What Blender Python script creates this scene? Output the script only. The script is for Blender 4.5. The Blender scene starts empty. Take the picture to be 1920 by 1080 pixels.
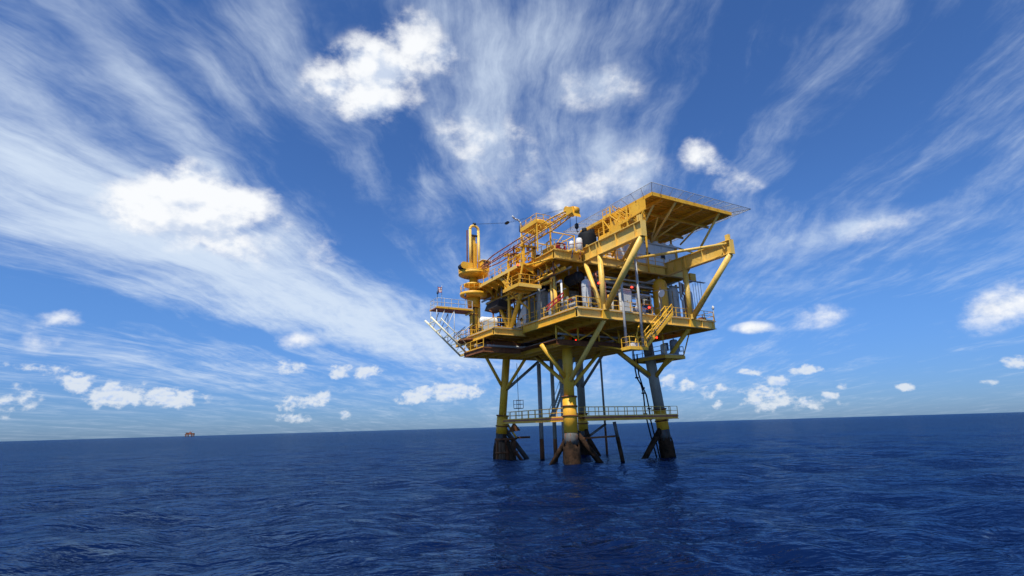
import bpy, bmesh, math, random
import numpy as np
from mathutils import Vector, Matrix, Euler

random.seed(7)
rng = np.random.default_rng(11)
SC = bpy.context.scene
COL = SC.collection
rad = math.radians

# ------------------------------------------------------------------ camera
CAM_H = 4.0
cd_ = bpy.data.cameras.new('camera')
cam = bpy.data.objects.new('camera', cd_)
COL.objects.link(cam)
SC.camera = cam
cd_.sensor_width = 36.0
cd_.lens = 18.47
cd_.clip_start = 0.2
cd_.clip_end = 90000
_p, _r = rad(14.78), rad(1.65)
_fw = Vector((0, math.cos(_p), math.sin(_p)))
_rt = Vector((1, 0, 0))
_up = _rt.cross(_fw)
_rt2 = _rt * math.cos(_r) - _up * math.sin(_r)
_up2 = _up * math.cos(_r) + _rt * math.sin(_r)
cam.matrix_world = Matrix(((_rt2.x, _up2.x, -_fw.x, 0), (_rt2.y, _up2.y, -_fw.y, 0),
                           (_rt2.z, _up2.z, -_fw.z, CAM_H), (0, 0, 0, 1)))
SC.render.resolution_x, SC.render.resolution_y = 1024, 576

# ------------------------------------------------------------------ light
SUN_EL, SUN_AZ = 60.0, 203.0      # azimuth clockwise from +Y: behind the camera, to its left
SKY_STRENGTH = 0.095
sd = bpy.data.lights.new('sun', 'SUN')
sd.energy = 4.5
sd.angle = rad(0.53)
sd.color = (1.0, 0.93, 0.80)
sun = bpy.data.objects.new('sun', sd)
COL.objects.link(sun)
to_sun = Vector((math.sin(rad(SUN_AZ)) * math.cos(rad(SUN_EL)), math.cos(rad(SUN_AZ)) * math.cos(rad(SUN_EL)), math.sin(rad(SUN_EL))))
sun.rotation_euler = to_sun.to_track_quat('Z', 'Y').to_euler()
sun.location = (-40, -60, 120)

vs = SC.view_settings
vs.view_transform = 'Standard'
vs.look = 'None'
vs.gamma = 1.0
vs.exposure = 0.37
vs.use_curve_mapping = False
SC.cycles.max_bounces = 6
SC.cycles.sample_clamp_direct = 3.0
SC.cycles.sample_clamp_indirect = 4.0
SC.cycles.use_adaptive_sampling = True
SC.cycles.adaptive_threshold = 0.015
SC.cycles.diffuse_bounces = 3
SC.cycles.glossy_bounces = 2


class NT:
    """small helper for node trees"""
    def __init__(s, tree):
        s.t = tree
        s.n = tree.nodes
        s.l = tree.links

    def put(s, sock, val):
        if isinstance(val, bpy.types.NodeSocket):
            s.l.new(val, sock)
        elif val is not None:
            sock.default_value = val

    def math(s, op, a, b=None, c=None, clamp=False):
        n = s.n.new('ShaderNodeMath')
        n.operation = op
        n.use_clamp = clamp
        for i, q in enumerate((a, b, c)):
            if q is not None:
                s.put(n.inputs[i], q)
        return n.outputs[0]

    def vec(s, op, a, b=None, scale=None):
        n = s.n.new('ShaderNodeVectorMath')
        n.operation = op
        s.put(n.inputs[0], a)
        if b is not None:
            s.put(n.inputs[1], b)
        if scale is not None:
            s.put(n.inputs['Scale'], scale)
        return n.outputs['Value'] if op in ('LENGTH', 'DOT_PRODUCT') else n.outputs['Vector']

    def xyz(s, x, y, z=0.0):
        n = s.n.new('ShaderNodeCombineXYZ')
        for i, q in enumerate((x, y, z)):
            s.put(n.inputs[i], q)
        return n.outputs[0]

    def sep(s, v):
        n = s.n.new('ShaderNodeSeparateXYZ')
        s.put(n.inputs[0], v)
        return n.outputs

    def noise(s, v, scale, detail=4, rough=0.55, lac=2.0, dist=0.0, typ='FBM'):
        n = s.n.new('ShaderNodeTexNoise')
        n.noise_type = typ
        if v is not None:
            s.put(n.inputs['Vector'], v)
        n.inputs['Scale'].default_value = scale
        n.inputs['Detail'].default_value = detail
        n.inputs['Roughness'].default_value = rough
        n.inputs['Lacunarity'].default_value = lac
        n.inputs['Distortion'].default_value = dist
        return n.outputs['Fac']

    def ramp(s, v, a, b, c=0.0, d=1.0, smooth=True):
        n = s.n.new('ShaderNodeMapRange')
        n.interpolation_type = 'SMOOTHSTEP' if smooth else 'LINEAR'
        s.put(n.inputs['Value'], v)
        s.put(n.inputs['From Min'], a)
        s.put(n.inputs['From Max'], b)
        s.put(n.inputs['To Min'], c)
        s.put(n.inputs['To Max'], d)
        return n.outputs['Result']

    def mix(s, f, a, b, blend='MIX'):
        n = s.n.new('ShaderNodeMix')
        n.data_type = 'RGBA'
        n.blend_type = blend
        s.put(n.inputs[0], f)
        for sock, q in ((n.inputs[6], a), (n.inputs[7], b)):
            if isinstance(q, tuple) and len(q) == 3:
                q = (*q, 1)
            s.put(sock, q)
        return n.outputs[2]

    def blob(s, v, b, k=1.0):
        """soft ellipse in azimuth / elevation degrees, 1 in the middle and 0 at the rim"""
        c, n = math.cos(rad(b[4])), math.sin(rad(b[4]))
        b = (b[0], b[1], b[2] * k, b[3] * k, b[4], b[5])
        u = s.math('ADD', s.vec('DOT_PRODUCT', v, (c / b[2], n / b[2], 1e-6)), -(b[0] * c + b[1] * n) / b[2])
        w = s.math('ADD', s.vec('DOT_PRODUCT', v, (-n / b[3], c / b[3], 1e-6)), -(-b[0] * n + b[1] * c) / b[3])
        e = s.math('MULTIPLY_ADD', u, u, s.math('MULTIPLY', w, w))
        f = s.math('MAXIMUM', s.math('SUBTRACT', 1.0, e), 0.0)
        return s.math('MULTIPLY', s.math('MULTIPLY', f, f), b[5])


# ------------------------------------------------------------------ sky: daylight with cirrus and cumulus
# clouds as (azimuth, elevation, half width, half height, tilt, weight), degrees
REGION = [(-2.7, 30.2, 6.9, 4.0, -24, 0.13), (10.7, 34.9, 6.9, 2.1, -4, 0.16), (-24.2, 19.2, 4.8, 2.4, -10, 0.2), (-42.0, 24.5, 16.0, 1.2, -27, 0.13), (-30.0, 31.0, 16.0, 1.6, -40, 0.12), (-29.8, 14.9, 30.3, 6.4, -21, 0.33), (-42.4, 17.7, 12.2, 4.7, -14, 0.16), (-15.2, 11.5, 16.1, 3.9, -18, 0.26), (-34.0, 6.2, 23.5, 1.9, -11, 0.13), (-24.3, 32.6, 17.8, 4.9, -43, 0.15), (-35.5, 28.2, 15.9, 2.4, -34, 0.2), (-43.4, 21.5, 9.0, 1.7, -17, 0.18), (-3.3, 31.3, 13.5, 15.5, -49, 0.11), (-6.5, 40.8, 10.3, 9.0, -1, 0.13), (9.6, 36.8, 14.3, 8.3, -34, 0.09), (10.5, 26.2, 10.6, 5.0, 1, 0.2), (-28.4, 38.8, 10.1, 6.2, -30, 0.17), (34.8, 16.6, 8.0, 1.5, 3, 0.24), (29.1, 15.8, 8.8, 1.3, 16, 0.08), (32.6, 30.1, 14.9, 5.4, 30, 0.03), (-43.1, 28.6, 8.8, 3.8, -29, -0.03), (-21.5, 25.9, 11.0, 3.3, -40, -0.14), (-13.4, 27.2, 3.6, 7.3, -10, -0.18), (14.0, 40.6, 5.6, 6.0, 4, -0.05), (38.0, 23.5, 13.3, 7.0, 23, -0.22), (36.8, 6.1, 11.0, 6.4, -7, -0.16), (-29.3, 9.8, 19.7, 1.7, -11, -0.22), (-42.4, 10.8, 10.0, 1.5, -9, -0.2), (-4.7, 22.4, 5.4, 3.6, -39, -0.12), (24.1, 33.4, 7.8, 8.5, 26, -0.1), (-15.5, 5.9, 7.2, 2.2, -1, -0.1)]
CUMULUS = [(10.0, 25.6, 7.5, 3.6, 12, 0.40), (-2.7, 30.2, 7.0, 3.8, -24, 0.42), (10.7, 34.9, 6.0, 2.2, -4, 0.40), (-24.5, 18.8, 6.0, 2.6, -12, 0.40), (-32.8, 21.0, 6.6, 3.0, 7, 1.7), (-36.0, 20.0, 3.4, 2.4, 10, 1.5), (-29.4, 22.0, 3.4, 1.9, 7, 1.4), (-33.4, 23.0, 2.8, 2.0, 11, 1.4), (-31.1, 18.6, 6.3, 2.5, -5, 0.9), (-16.2, 35.8, 8.2, 3.9, 24, 1), (-11.8, 39.1, 3.6, 3.0, 34, 0.8), (-9.2, 37.6, 4.3, 2.2, 2, 0.75), (21.7, 26.7, 2.2, 1.6, -50, 0.62), (23.6, 25.0, 2.6, 1.2, -38, 0.55), (24.9, 23.2, 3.0, 1.4, -26, 0.5), (43.2, 8.1, 2.8, 1.5, 21, 1.0), (44.5, 8.7, 1.5, 1.8, -11, 0.95), (-22.5, 9.1, 2.6, 0.9, 1, 0.8), (-41.7, 9.6, 2.1, 0.9, 16, 0.75), (-42.0, 8.0, 1.5, 1.3, 4, 0.5), (36.4, 16.5, 3.9, 1.0, 3, 0.5), (30.4, 9.4, 2.6, 1.2, 6, 0.5), (25.1, 8.8, 2.1, 0.6, -3, 0.7)]
PUFFS = [(-39.6, 4.6, 1.4, 0.9, -5, 1), (-36.6, 3.6, 2.3, 1.2, 0, 1), (-32.9, 3.4, 2.7, 1.0, 0, 0.95), (-37.8, 3.3, 1.5, 0.8, 0, 0.8), (-23.0, 6.3, 1.5, 0.7, 1, 0.8), (-18.3, 6.0, 1.4, 0.8, 0, 0.9), (-15.6, 5.9, 1.5, 0.8, 0, 0.9), (-10.0, 3.5, 2.3, 0.9, 9, 1), (-6.6, 3.8, 3.0, 1.0, -2, 1), (-20.1, 3.2, 1.3, 0.9, -1, 0.8), (-22.8, 2.9, 1.7, 0.8, -1, 0.7), (-17.5, 1.6, 0.7, 0.6, -1, 0.7), (-22.0, 1.4, 2.0, 0.5, -1, 0.6), (-43.1, 3.1, 1.9, 1.3, 14, 0.5), (16.1, 4.0, 0.9, 0.8, -3, 0.85), (17.8, 3.7, 1.0, 0.8, -3, 0.85), (25.1, 2.1, 2.5, 1.3, -3, 0.85), (20.4, 2.8, 2.0, 0.7, 12, 0.6), (26.0, 3.5, 1.4, 0.6, -4, 0.8), (28.7, 4.4, 1.5, 0.5, 1, 0.9), (23.8, 4.5, 1.0, 0.4, -4, 0.8), (30.5, 2.0, 0.9, 0.5, -3, 0.8), (31.3, 2.7, 0.6, 0.4, -4, 0.7), (36.0, 2.4, 0.7, 0.4, -4, 0.7), (41.5, 2.4, 0.6, 0.3, -5, 0.8), (43.4, 3.7, 1.0, 0.6, -6, 0.9), (20.7, 1.6, 0.7, 0.5, -3, 0.6), (23.7, 1.9, 1.2, 0.9, -3, 0.6), (28.6, 1.3, 2.6, 0.6, 0, 0.55), (-41.3, 5.5, 3.5, 0.5, -4, 0.4), (-6.1, 6.3, 2.3, 0.6, -1, 0.5)]


def build_world():
    w = bpy.data.worlds.new('World')
    SC.world = w
    w.use_nodes = True
    T = NT(w.node_tree)
    T.n.clear()
    out = T.n.new('ShaderNodeOutputWorld')
    bg = T.n.new('ShaderNodeBackground')
    T.l.new(bg.outputs[0], out.inputs['Surface'])
    sky = T.n.new('ShaderNodeTexSky')
    sky.sky_type = 'NISHITA'
    sky.sun_disc = False
    sky.sun_elevation = rad(SUN_EL)
    sky.sun_rotation = rad(SUN_AZ)
    sky.altitude = 0
    sky.air_density = 1.0
    sky.dust_density = 0.4
    sky.ozone_density = 3.0
    tc = T.n.new('ShaderNodeTexCoord')
    d = T.vec('NORMALIZE', tc.outputs['Generated'])
    X, Y, Z = T.sep(d)
    az = T.math('MULTIPLY', T.math('ARCTAN2', X, Y), 57.29578)
    el = T.math('MULTIPLY', T.math('ARCSINE', Z), 57.29578)
    ae = T.xyz(az, el)
    # high layer, seen as a flat sheet: streaks run away towards azimuth 5 degrees
    zz = T.math('ADD', T.math('MAXIMUM', Z, 0.0), 0.07)
    ph = rad(5)
    al = T.math('DIVIDE', T.math('ADD', T.math('MULTIPLY', X, math.sin(ph)), T.math('MULTIPLY', Y, math.cos(ph))), zz)
    ac = T.math('DIVIDE', T.math('SUBTRACT', T.math('MULTIPLY', X, math.cos(ph)), T.math('MULTIPLY', Y, math.sin(ph))), zz)
    P = T.xyz(ac, al, 0.0)
    w1 = T.math('SUBTRACT', T.noise(P, 0.55, 2, 0.5), 0.5)
    w2 = T.math('SUBTRACT', T.noise(T.vec('ADD', P, (7.3, 2.1, 0)), 2.2, 3, 0.6), 0.5)
    acw = T.math('ADD', ac, T.math('ADD', T.math('MULTIPLY', w1, 0.8), T.math('MULTIPLY', w2, 0.16)))
    s1 = T.noise(T.xyz(T.math('MULTIPLY', acw, 3.0), T.math('MULTIPLY', al, 0.34), 3.0), 1.0, 3, 0.6)
    s2 = T.noise(T.xyz(T.math('MULTIPLY', acw, 13.0), T.math('MULTIPLY', al, 1.3), 9.0), 1.0, 5, 0.64)
    s3 = T.noise(T.xyz(T.math('MULTIPLY', acw, 3.0), T.math('MULTIPLY', al, 1.5), 1.0), 1.0, 6, 0.68)
    reg = None
    for b in REGION:
        q = T.blob(ae if reg is None else T.xyz(az, el, reg), b, 1.2)
        reg = q if reg is None else T.math('ADD', reg, q)
    f = T.math('ADD', T.math('MULTIPLY', s1, 0.58), T.math('ADD', T.math('MULTIPLY', s2, 0.38), T.math('MULTIPLY', s3, 0.86)))
    f = T.math('ADD', f, reg)
    dens = T.math('MULTIPLY', T.ramp(f, 0.80, 1.45), T.ramp(el, 0.5, 6.0, 0.45, 0.92))
    # lower clouds
    dv = T.vec('MULTIPLY', d, (1, 1, 1.4))
    nb = T.noise(dv, 12.0, 7, 0.60)
    nb2 = T.noise(T.vec('ADD', dv, (-0.010, -0.004, 0.020)), 12.0, 3, 0.56)
    mb = None
    for b in CUMULUS:
        q = T.blob(ae if mb is None else T.xyz(az, el, mb), b, 1.5)
        mb = q if mb is None else T.math('MAXIMUM', mb, q)
    cb = T.ramp(T.math('ADD', mb, T.math('MULTIPLY', T.math('SUBTRACT', nb, 0.5), 2.5)), 0.08, 1.0)
    cb = T.math('MULTIPLY', cb, T.ramp(mb, 0.0, 0.22))
    ns = T.noise(dv, 50.0, 4, 0.57)
    ns2 = T.noise(T.vec('ADD', dv, (-0.002, -0.001, 0.005)), 50.0, 2, 0.56)
    ms = None
    for b in PUFFS:
        q = T.blob(ae if ms is None else T.xyz(az, el, ms), b, 1.45)
        ms = q if ms is None else T.math('MAXIMUM', ms, q)
    cs = T.ramp(T.math('ADD', ms, T.math('MULTIPLY', T.math('SUBTRACT', ns, 0.5), 2.0)), 0.20, 0.78)
    cs = T.math('MULTIPLY', cs, T.ramp(ms, 0.0, 0.16))
    # shading of the lower clouds from the side the light comes from
    shb = T.ramp(T.math('SUBTRACT', nb, nb2), -0.19, 0.04, 0.0, 1.0)
    shs = T.ramp(T.math('SUBTRACT', ns, ns2), -0.22, 0.04, 0.0, 1.0)
    tint = T.mix(T.ramp(el, 0.0, 14.0), (0.285, 0.475, 0.92), (0.44, 0.71, 1.10))
    skyc = T.mix(1.0, sky.outputs[0], tint, 'MULTIPLY')
    K = 1.0 / SKY_STRENGTH
    ccir = tuple(q * K for q in (0.53, 0.615, 0.73))
    c = T.mix(dens, skyc, ccir)
    cbc = T.mix(shb, tuple(q * K for q in (0.46, 0.53, 0.66)), tuple(q * K for q in (0.74, 0.755, 0.775)))
    c = T.mix(cb, c, cbc)
    csc = T.mix(shs, tuple(q * K for q in (0.42, 0.52, 0.72)), tuple(q * K for q in (0.61, 0.65, 0.70)))
    c = T.mix(T.math('MULTIPLY', cs, 0.85), c, csc)
    T.l.new(c, bg.inputs['Color'])
    w.cycles.sampling_method = 'MANUAL'
    w.cycles.sample_map_resolution = 256
    bg.inputs['Strength'].default_value = SKY_STRENGTH


build_world()


# ------------------------------------------------------------------ sea
def mat_new(name):
    m = bpy.data.materials.new(name)
    m.use_nodes = True
    T = NT(m.node_tree)
    b = T.n['Principled BSDF']
    return m, T, b


def sea_material():
    m, T, b = mat_new('sea_water')
    geo = T.n.new('ShaderNodeNewGeometry')
    pos = geo.outputs['Position']
    big = T.noise(pos, 0.035, 3, 0.5)
    col = T.mix(T.ramp(big, 0.35, 0.7), (0.0014, 0.0068, 0.036), (0.0022, 0.0105, 0.049))
    n1 = T.noise(T.vec('MULTIPLY', pos, (0.5, 1.0, 1.0)), 1.5, 3, 0.55)
    n2 = T.noise(T.vec('MULTIPLY', pos, (0.7, 1.0, 1.0)), 4.5, 3, 0.6)
    n0 = T.noise(T.vec('MULTIPLY', pos, (0.45, 1.0, 1.0)), 0.22, 3, 0.55)
    hgt = T.math('ADD', T.math('MULTIPLY', n0, 0.6), T.math('ADD', T.math('MULTIPLY', n1, 0.34), T.math('MULTIPLY', n2, 0.012)))
    bp = T.n.new('ShaderNodeBump')
    bp.inputs['Strength'].default_value = 1.0
    bp.inputs['Distance'].default_value = 1.0
    T.l.new(hgt, bp.inputs['Height'])
    T.n.remove(b)
    # upwelling blue plus sky reflection; a rough sea never reaches full mirror reflection at grazing view
    df = T.n.new('ShaderNodeBsdfDiffuse')
    T.l.new(col, df.inputs['Color'])
    T.l.new(bp.outputs[0], df.inputs['Normal'])
    gl = T.n.new('ShaderNodeBsdfGlossy')
    gl.inputs['Roughness'].default_value = 0.1
    gl.inputs['Color'].default_value = (0.33, 0.49, 0.69, 1)
    T.l.new(bp.outputs[0], gl.inputs['Normal'])
    fr = T.n.new('ShaderNodeFresnel')
    fr.inputs['IOR'].default_value = 1.333
    T.l.new(bp.outputs[0], fr.inputs['Normal'])
    fac = T.math('DIVIDE', T.math('MULTIPLY', fr.outputs[0], 1.6), T.math('MULTIPLY_ADD', fr.outputs[0], 2.0, 1.0))
    mx = T.n.new('ShaderNodeMixShader')
    T.l.new(fac, mx.inputs[0])
    T.l.new(df.outputs[0], mx.inputs[1])
    T.l.new(gl.outputs[0], mx.inputs[2])
    T.l.new(mx.outputs[0], T.n['Material Output'].inputs['Surface'])
    return m


def build_sea():
    NR, NS = 600, 760
    r = 1.5 * (42000 / 1.5) ** (np.arange(NR) / (NR - 1))
    th = np.arange(NS) / NS * 2 * math.pi
    Rr, Th = np.meshgrid(r, th, indexing='ij')
    x = Rr * np.cos(Th)
    y = Rr * np.sin(Th)
    z = np.zeros_like(x)
    step = Rr * math.log(42000 / 1.5) / (NR - 1)
    for i in range(100):
        lam = 0.7 * (18 / 0.7) ** rng.random()
        a0 = rng.normal(rad(-80), rad(42))
        k = 2 * math.pi / lam
        amp = 0.0080 * lam ** 0.56
        fade = np.clip((lam / step - 2.2) / 3.0, 0, 1)
        ph = k * (x * math.cos(a0) + y * math.sin(a0)) + rng.random() * 6.283
        z += amp * fade * (np.sin(ph) + 0.22 * np.cos(2 * ph))
    co = np.stack([x, y, z], -1).reshape(-1, 3)
    co = np.vstack([co, [[0, 0, 0]]])
    i = np.arange(NR - 1)[:, None] * NS
    j = np.arange(NS)[None, :]
    j2 = (j + 1) % NS
    quads = np.stack([i + j, i + NS + j, i + NS + j2, i + j2], -1).reshape(-1, 4)
    jj = np.arange(NS)
    tri = np.stack([np.full(NS, len(co) - 1), jj, (jj + 1) % NS], -1)
    me = bpy.data.meshes.new('sea')
    nq, ntr = len(quads), len(tri)
    me.vertices.add(len(co))
    me.vertices.foreach_set('co', co.astype(np.float32).ravel())
    me.loops.add(nq * 4 + ntr * 3)
    me.loops.foreach_set('vertex_index', np.concatenate([quads.ravel(), tri.ravel()]).astype(np.int32))
    me.polygons.add(nq + ntr)
    st = np.concatenate([np.arange(nq) * 4, nq * 4 + np.arange(ntr) * 3]).astype(np.int32)
    me.polygons.foreach_set('loop_start', st)
    me.update(calc_edges=True)
    me.polygons.foreach_set('use_smooth', np.ones(nq + ntr, bool))
    me.materials.append(sea_material())
    o = bpy.data.objects.new('sea', me)
    COL.objects.link(o)
    o['kind'] = 'structure'
    o['label'] = 'deep blue open sea with short wind waves'
    return o


build_sea()


# ------------------------------------------------------------------ materials
def paint(name, base, alt, rust=0.25, rough=0.5, scale=1.2, rust_col=(0.16, 0.055, 0.02), streak=True, grime=0.5):
    """weathered coating: uneven fading, grime and rust runs that keep their own shapes"""
    m, T, b = mat_new(name)
    geo = T.n.new('ShaderNodeNewGeometry')
    pos = geo.outputs['Position']
    n1 = T.noise(pos, 0.45 * scale, 4, 0.6)
    n2 = T.noise(T.vec('MULTIPLY', pos, (1, 1, 0.22 if streak else 1.0)), 2.6 * scale, 5, 0.65)
    n3 = T.noise(pos, 9.0 * scale, 3, 0.6)
    c = T.mix(T.ramp(n1, 0.35, 0.68), base, alt)
    dirt = tuple(q * 0.42 for q in base)
    c = T.mix(T.math('MULTIPLY', T.ramp(n3, 0.52, 0.75), grime), c, dirt)
    rm = T.ramp(T.math('ADD', T.math('MULTIPLY', n2, 0.75), T.math('MULTIPLY', n3, 0.25)), 0.615 - rust * 0.22, 0.74 - rust * 0.18)
    c = T.mix(T.math('MULTIPLY', rm, 0.85), c, rust_col)
    T.l.new(c, b.inputs['Base Color'])
    b.inputs['Specular IOR Level'].default_value = 0.5 if rough < 0.65 else 0.15
    T.l.new(T.ramp(n2, 0.3, 0.8, rough - 0.08, rough + 0.2), b.inputs['Roughness'])
    bp = T.n.new('ShaderNodeBump')
    bp.inputs['Strength'].default_value = 0.25
    bp.inputs['Distance'].default_value = 0.02
    T.l.new(n3, bp.inputs['Height'])
    T.l.new(bp.outputs[0], b.inputs['Normal'])
    return m


def plain(name, col, rough=0.5, metal=0.0):
    m, T, b = mat_new(name)
    geo = T.n.new('ShaderNodeNewGeometry')
    n = T.noise(geo.outputs['Position'], 3.0, 4, 0.6)
    c = T.mix(T.ramp(n, 0.3, 0.75), col, tuple(q * 0.72 for q in col))
    T.l.new(c, b.inputs['Base Color'])
    b.inputs['Roughness'].default_value = rough
    b.inputs['Specular IOR Level'].default_value = 0.15 if max(col) < 0.05 else 0.5
    b.inputs['Metallic'].default_value = metal
    return m


def glow(name, col, strength):
    m, T, b = mat_new(name)
    b.inputs['Base Color'].default_value = (*col, 1)
    b.inputs['Emission Color'].default_value = (*col, 1)
    b.inputs['Emission Strength'].default_value = strength
    return m


def growth_mat():
    m, T, b = mat_new('marine_growth')
    geo = T.n.new('ShaderNodeNewGeometry')
    pos = geo.outputs['Position']
    n = T.noise(pos, 1.6, 6, 0.7)
    n2 = T.noise(pos, 7.0, 4, 0.65)
    c = T.mix(T.ramp(n, 0.35, 0.62), (0.014, 0.010, 0.007), (0.055, 0.030, 0.017))
    c = T.mix(T.ramp(n2, 0.56, 0.72), c, (0.075, 0.055, 0.038))
    T.l.new(c, b.inputs['Base Color'])
    b.inputs['Roughness'].default_value = 0.9
    b.inputs['Specular IOR Level'].default_value = 0.08
    bp = T.n.new('ShaderNodeBump')
    bp.inputs['Distance'].default_value = 0.08
    T.l.new(n2, bp.inputs['Height'])
    T.l.new(bp.outputs[0], b.inputs['Normal'])
    return m


M = dict(
    yellow=paint('yellow_paint', (0.76, 0.385, 0.014), (0.79, 0.45, 0.035), 0.30),
    pale=paint('faded_yellow_paint', (0.76, 0.465, 0.075), (0.78, 0.52, 0.13), 0.26, grime=0.25),
    amber=paint('amber_yellow_paint', (0.72, 0.35, 0.012), (0.74, 0.42, 0.03), 0.28),
    grey=paint('grey_paint', (0.25, 0.245, 0.21), (0.33, 0.32, 0.26), 0.26),
    lightgrey=paint('light_grey_paint', (0.42, 0.44, 0.45), (0.52, 0.53, 0.52), 0.18),
    white=paint('white_paint', (0.74, 0.74, 0.72), (0.66, 0.66, 0.64), 0.12, grime=0.2),
    offwhite=paint('weathered_panel', (0.68, 0.70, 0.73), (0.74, 0.75, 0.76), 0.08, grime=0.2),
    cream=paint('cream_paint', (0.80, 0.74, 0.46), (0.78, 0.74, 0.55), 0.06, grime=0.1),
    rust=paint('rusty_steel', (0.15, 0.055, 0.025), (0.24, 0.10, 0.04), 0.5, 0.75, rust_col=(0.08, 0.03, 0.018)),
    redlead=paint('red_oxide_paint', (0.26, 0.07, 0.045), (0.34, 0.12, 0.06), 0.3, 0.6),
    growth=growth_mat(),
    splash=paint('bare_splash_zone', (0.05, 0.052, 0.05), (0.13, 0.13, 0.125), 0.45, 0.7),
    dark=plain('dark_steel', (0.035, 0.036, 0.04), 0.55),
    charcoal=plain('charcoal_rubber', (0.009, 0.011, 0.015), 0.7),
    steel=paint('galvanised_steel', (0.33, 0.33, 0.33), (0.42, 0.42, 0.40), 0.15, 0.45),
    flagred=plain('faded_flag_red', (0.50, 0.13, 0.12), 0.8),
    red=plain('red_paint', (0.55, 0.03, 0.025), 0.45),
    blue=paint('pale_blue_paint', (0.30, 0.38, 0.50), (0.40, 0.46, 0.55), 0.15),
    navy=plain('dark_blue_paint', (0.04, 0.07, 0.14), 0.5),
    wood=paint('weathered_timber', (0.11, 0.06, 0.035), (0.17, 0.11, 0.07), 0.2, 0.85),
    hose=plain('black_hose', (0.012, 0.013, 0.018), 0.5),
    redglow=glow('red_lamp_glass', (1.0, 0.02, 0.01), 7.0),
    hotglow=glow('orange_lamp_glass', (1.0, 0.40, 0.04), 9.0),
)


# ------------------------------------------------------------------ mesh builder
class MB:
    def __init__(s):
        s.v, s.f, s.sm = [], [], []

    def _add(s, vs, fs, smooth=False):
        o = len(s.v)
        s.v += [tuple(q) for q in vs]
        s.f += [tuple(i + o for i in f) for f in fs]
        s.sm += [smooth] * len(fs)
        return s

    def box(s, a, b):
        x0, x1 = sorted((a[0], b[0])); y0, y1 = sorted((a[1], b[1])); z0, z1 = sorted((a[2], b[2]))
        return s._add([(x0, y0, z0), (x1, y0, z0), (x1, y1, z0), (x0, y1, z0), (x0, y0, z1), (x1, y0, z1), (x1, y1, z1), (x0, y1, z1)],
                      [(0, 3, 2, 1), (4, 5, 6, 7), (0, 1, 5, 4), (1, 2, 6, 5), (2, 3, 7, 6), (3, 0, 4, 7)])

    @staticmethod
    def frame(p, q, up=(0, 0, 1)):
        p, q = Vector(p), Vector(q)
        d = (q - p).normalized()
        up = Vector(up)
        if abs(d.dot(up)) > 0.98:
            up = Vector((0, 1, 0))
        a = d.cross(up).normalized()
        return p, q, d, a, a.cross(d).normalized()

    def bar(s, p, q, w, h, up=(0, 0, 1), dw=0.0, dh=0.0):
        """rectangular section from p to q; dw, dh shift it sideways / upwards"""
        p, q, d, a, b = s.frame(p, q, up)
        vs = []
        for c in (p, q):
            for i, j in ((-1, -1), (1, -1), (1, 1), (-1, 1)):
                vs.append(c + a * (dw + i * w / 2) + b * (dh + j * h / 2))
        return s._add(vs, [(3, 2, 1, 0), (4, 5, 6, 7), (0, 1, 5, 4), (1, 2, 6, 5), (2, 3, 7, 6), (3, 0, 4, 7)])

    def ibeam(s, p, q, h, w, tw=0.04, tf=0.05):
        s.bar(p, q, tw, h - 2 * tf)
        s.bar(p, q, w, tf, dh=(h - tf) / 2)
        s.bar(p, q, w, tf, dh=-(h - tf) / 2)
        return s

    def tube(s, p, q, r, r2=None, n=10, cap=True):
        p, q, d, a, b = s.frame(p, q)
        r2 = r if r2 is None else r2
        vs = []
        for c, rr in ((p, r), (q, r2)):
            for i in range(n):
                t = 2 * math.pi * i / n
                vs.append(c + a * (rr * math.cos(t)) + b * (rr * math.sin(t)))
        s._add(vs, [(i, (i + 1) % n, n + (i + 1) % n, n + i) for i in range(n)], True)
        if cap:
            o = len(s.v) - 2 * n
            s.f += [tuple(o + n - 1 - i for i in range(n)), tuple(o + n + i for i in range(n))]
            s.sm += [False, False]
        return s

    def pipe(s, pts, r, n=8):
        for a, b in zip(pts[:-1], pts[1:]):
            s.tube(a, b, r, n=n)
        for c in pts[1:-1]:
            s.ball(c, r * 1.02, n, 5)
        return s

    def lathe(s, c, prof, n=16):
        """rings of (radius, height) about the vertical through c"""
        c = Vector(c)
        vs = []
        for r, z in prof:
            for i in range(n):
                t = 2 * math.pi * i / n
                vs.append(c + Vector((r * math.cos(t), r * math.sin(t), z)))
        fs = []
        for k in range(len(prof) - 1):
            for i in range(n):
                j = (i + 1) % n
                fs.append((k * n + i, k * n + j, (k + 1) * n + j, (k + 1) * n + i))
        s._add(vs, fs, True)
        o = len(s.v) - len(vs)
        s.f += [tuple(o + n - 1 - i for i in range(n)), tuple(o + (len(prof) - 1) * n + i for i in range(n))]
        s.sm += [False, False]
        return s

    def ball(s, c, r, n=10, m=6, sz=1.0):
        prof = []
        for k in range(m + 1):
            t = -math.pi / 2 + math.pi * k / m
            prof.append((max(r * math.cos(t), 0.001), r * sz * math.sin(t)))
        return s.lathe(c, prof, n)

    def hcyl(s, p, q, r, n=14, dome=0.35):
        """horizontal vessel with dished heads"""
        p, q, d, a, b = s.frame(p, q)
        s.tube(p, q, r, n=n, cap=False)
        for c, sg in ((p, -1), (q, 1)):
            s.tube(c, c + d * (sg * r * dome * 0.6), r, r * 0.8, n=n, cap=False)
            s.tube(c + d * (sg * r * dome * 0.6), c + d * (sg * r * dome), r * 0.8, r * 0.25, n=n)
        return s

    def poly(s, pts, thick, axis):
        """prism: planar polygon pts extruded by the vector axis * thick"""
        n = len(pts)
        ax = Vector(axis) * thick
        vs = [Vector(p) for p in pts] + [Vector(p) + ax for p in pts]
        fs = [tuple(range(n - 1, -1, -1)), tuple(range(n, 2 * n))]
        fs += [(i, (i + 1) % n, n + (i + 1) % n, n + i) for i in range(n)]
        return s._add(vs, fs)


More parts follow.
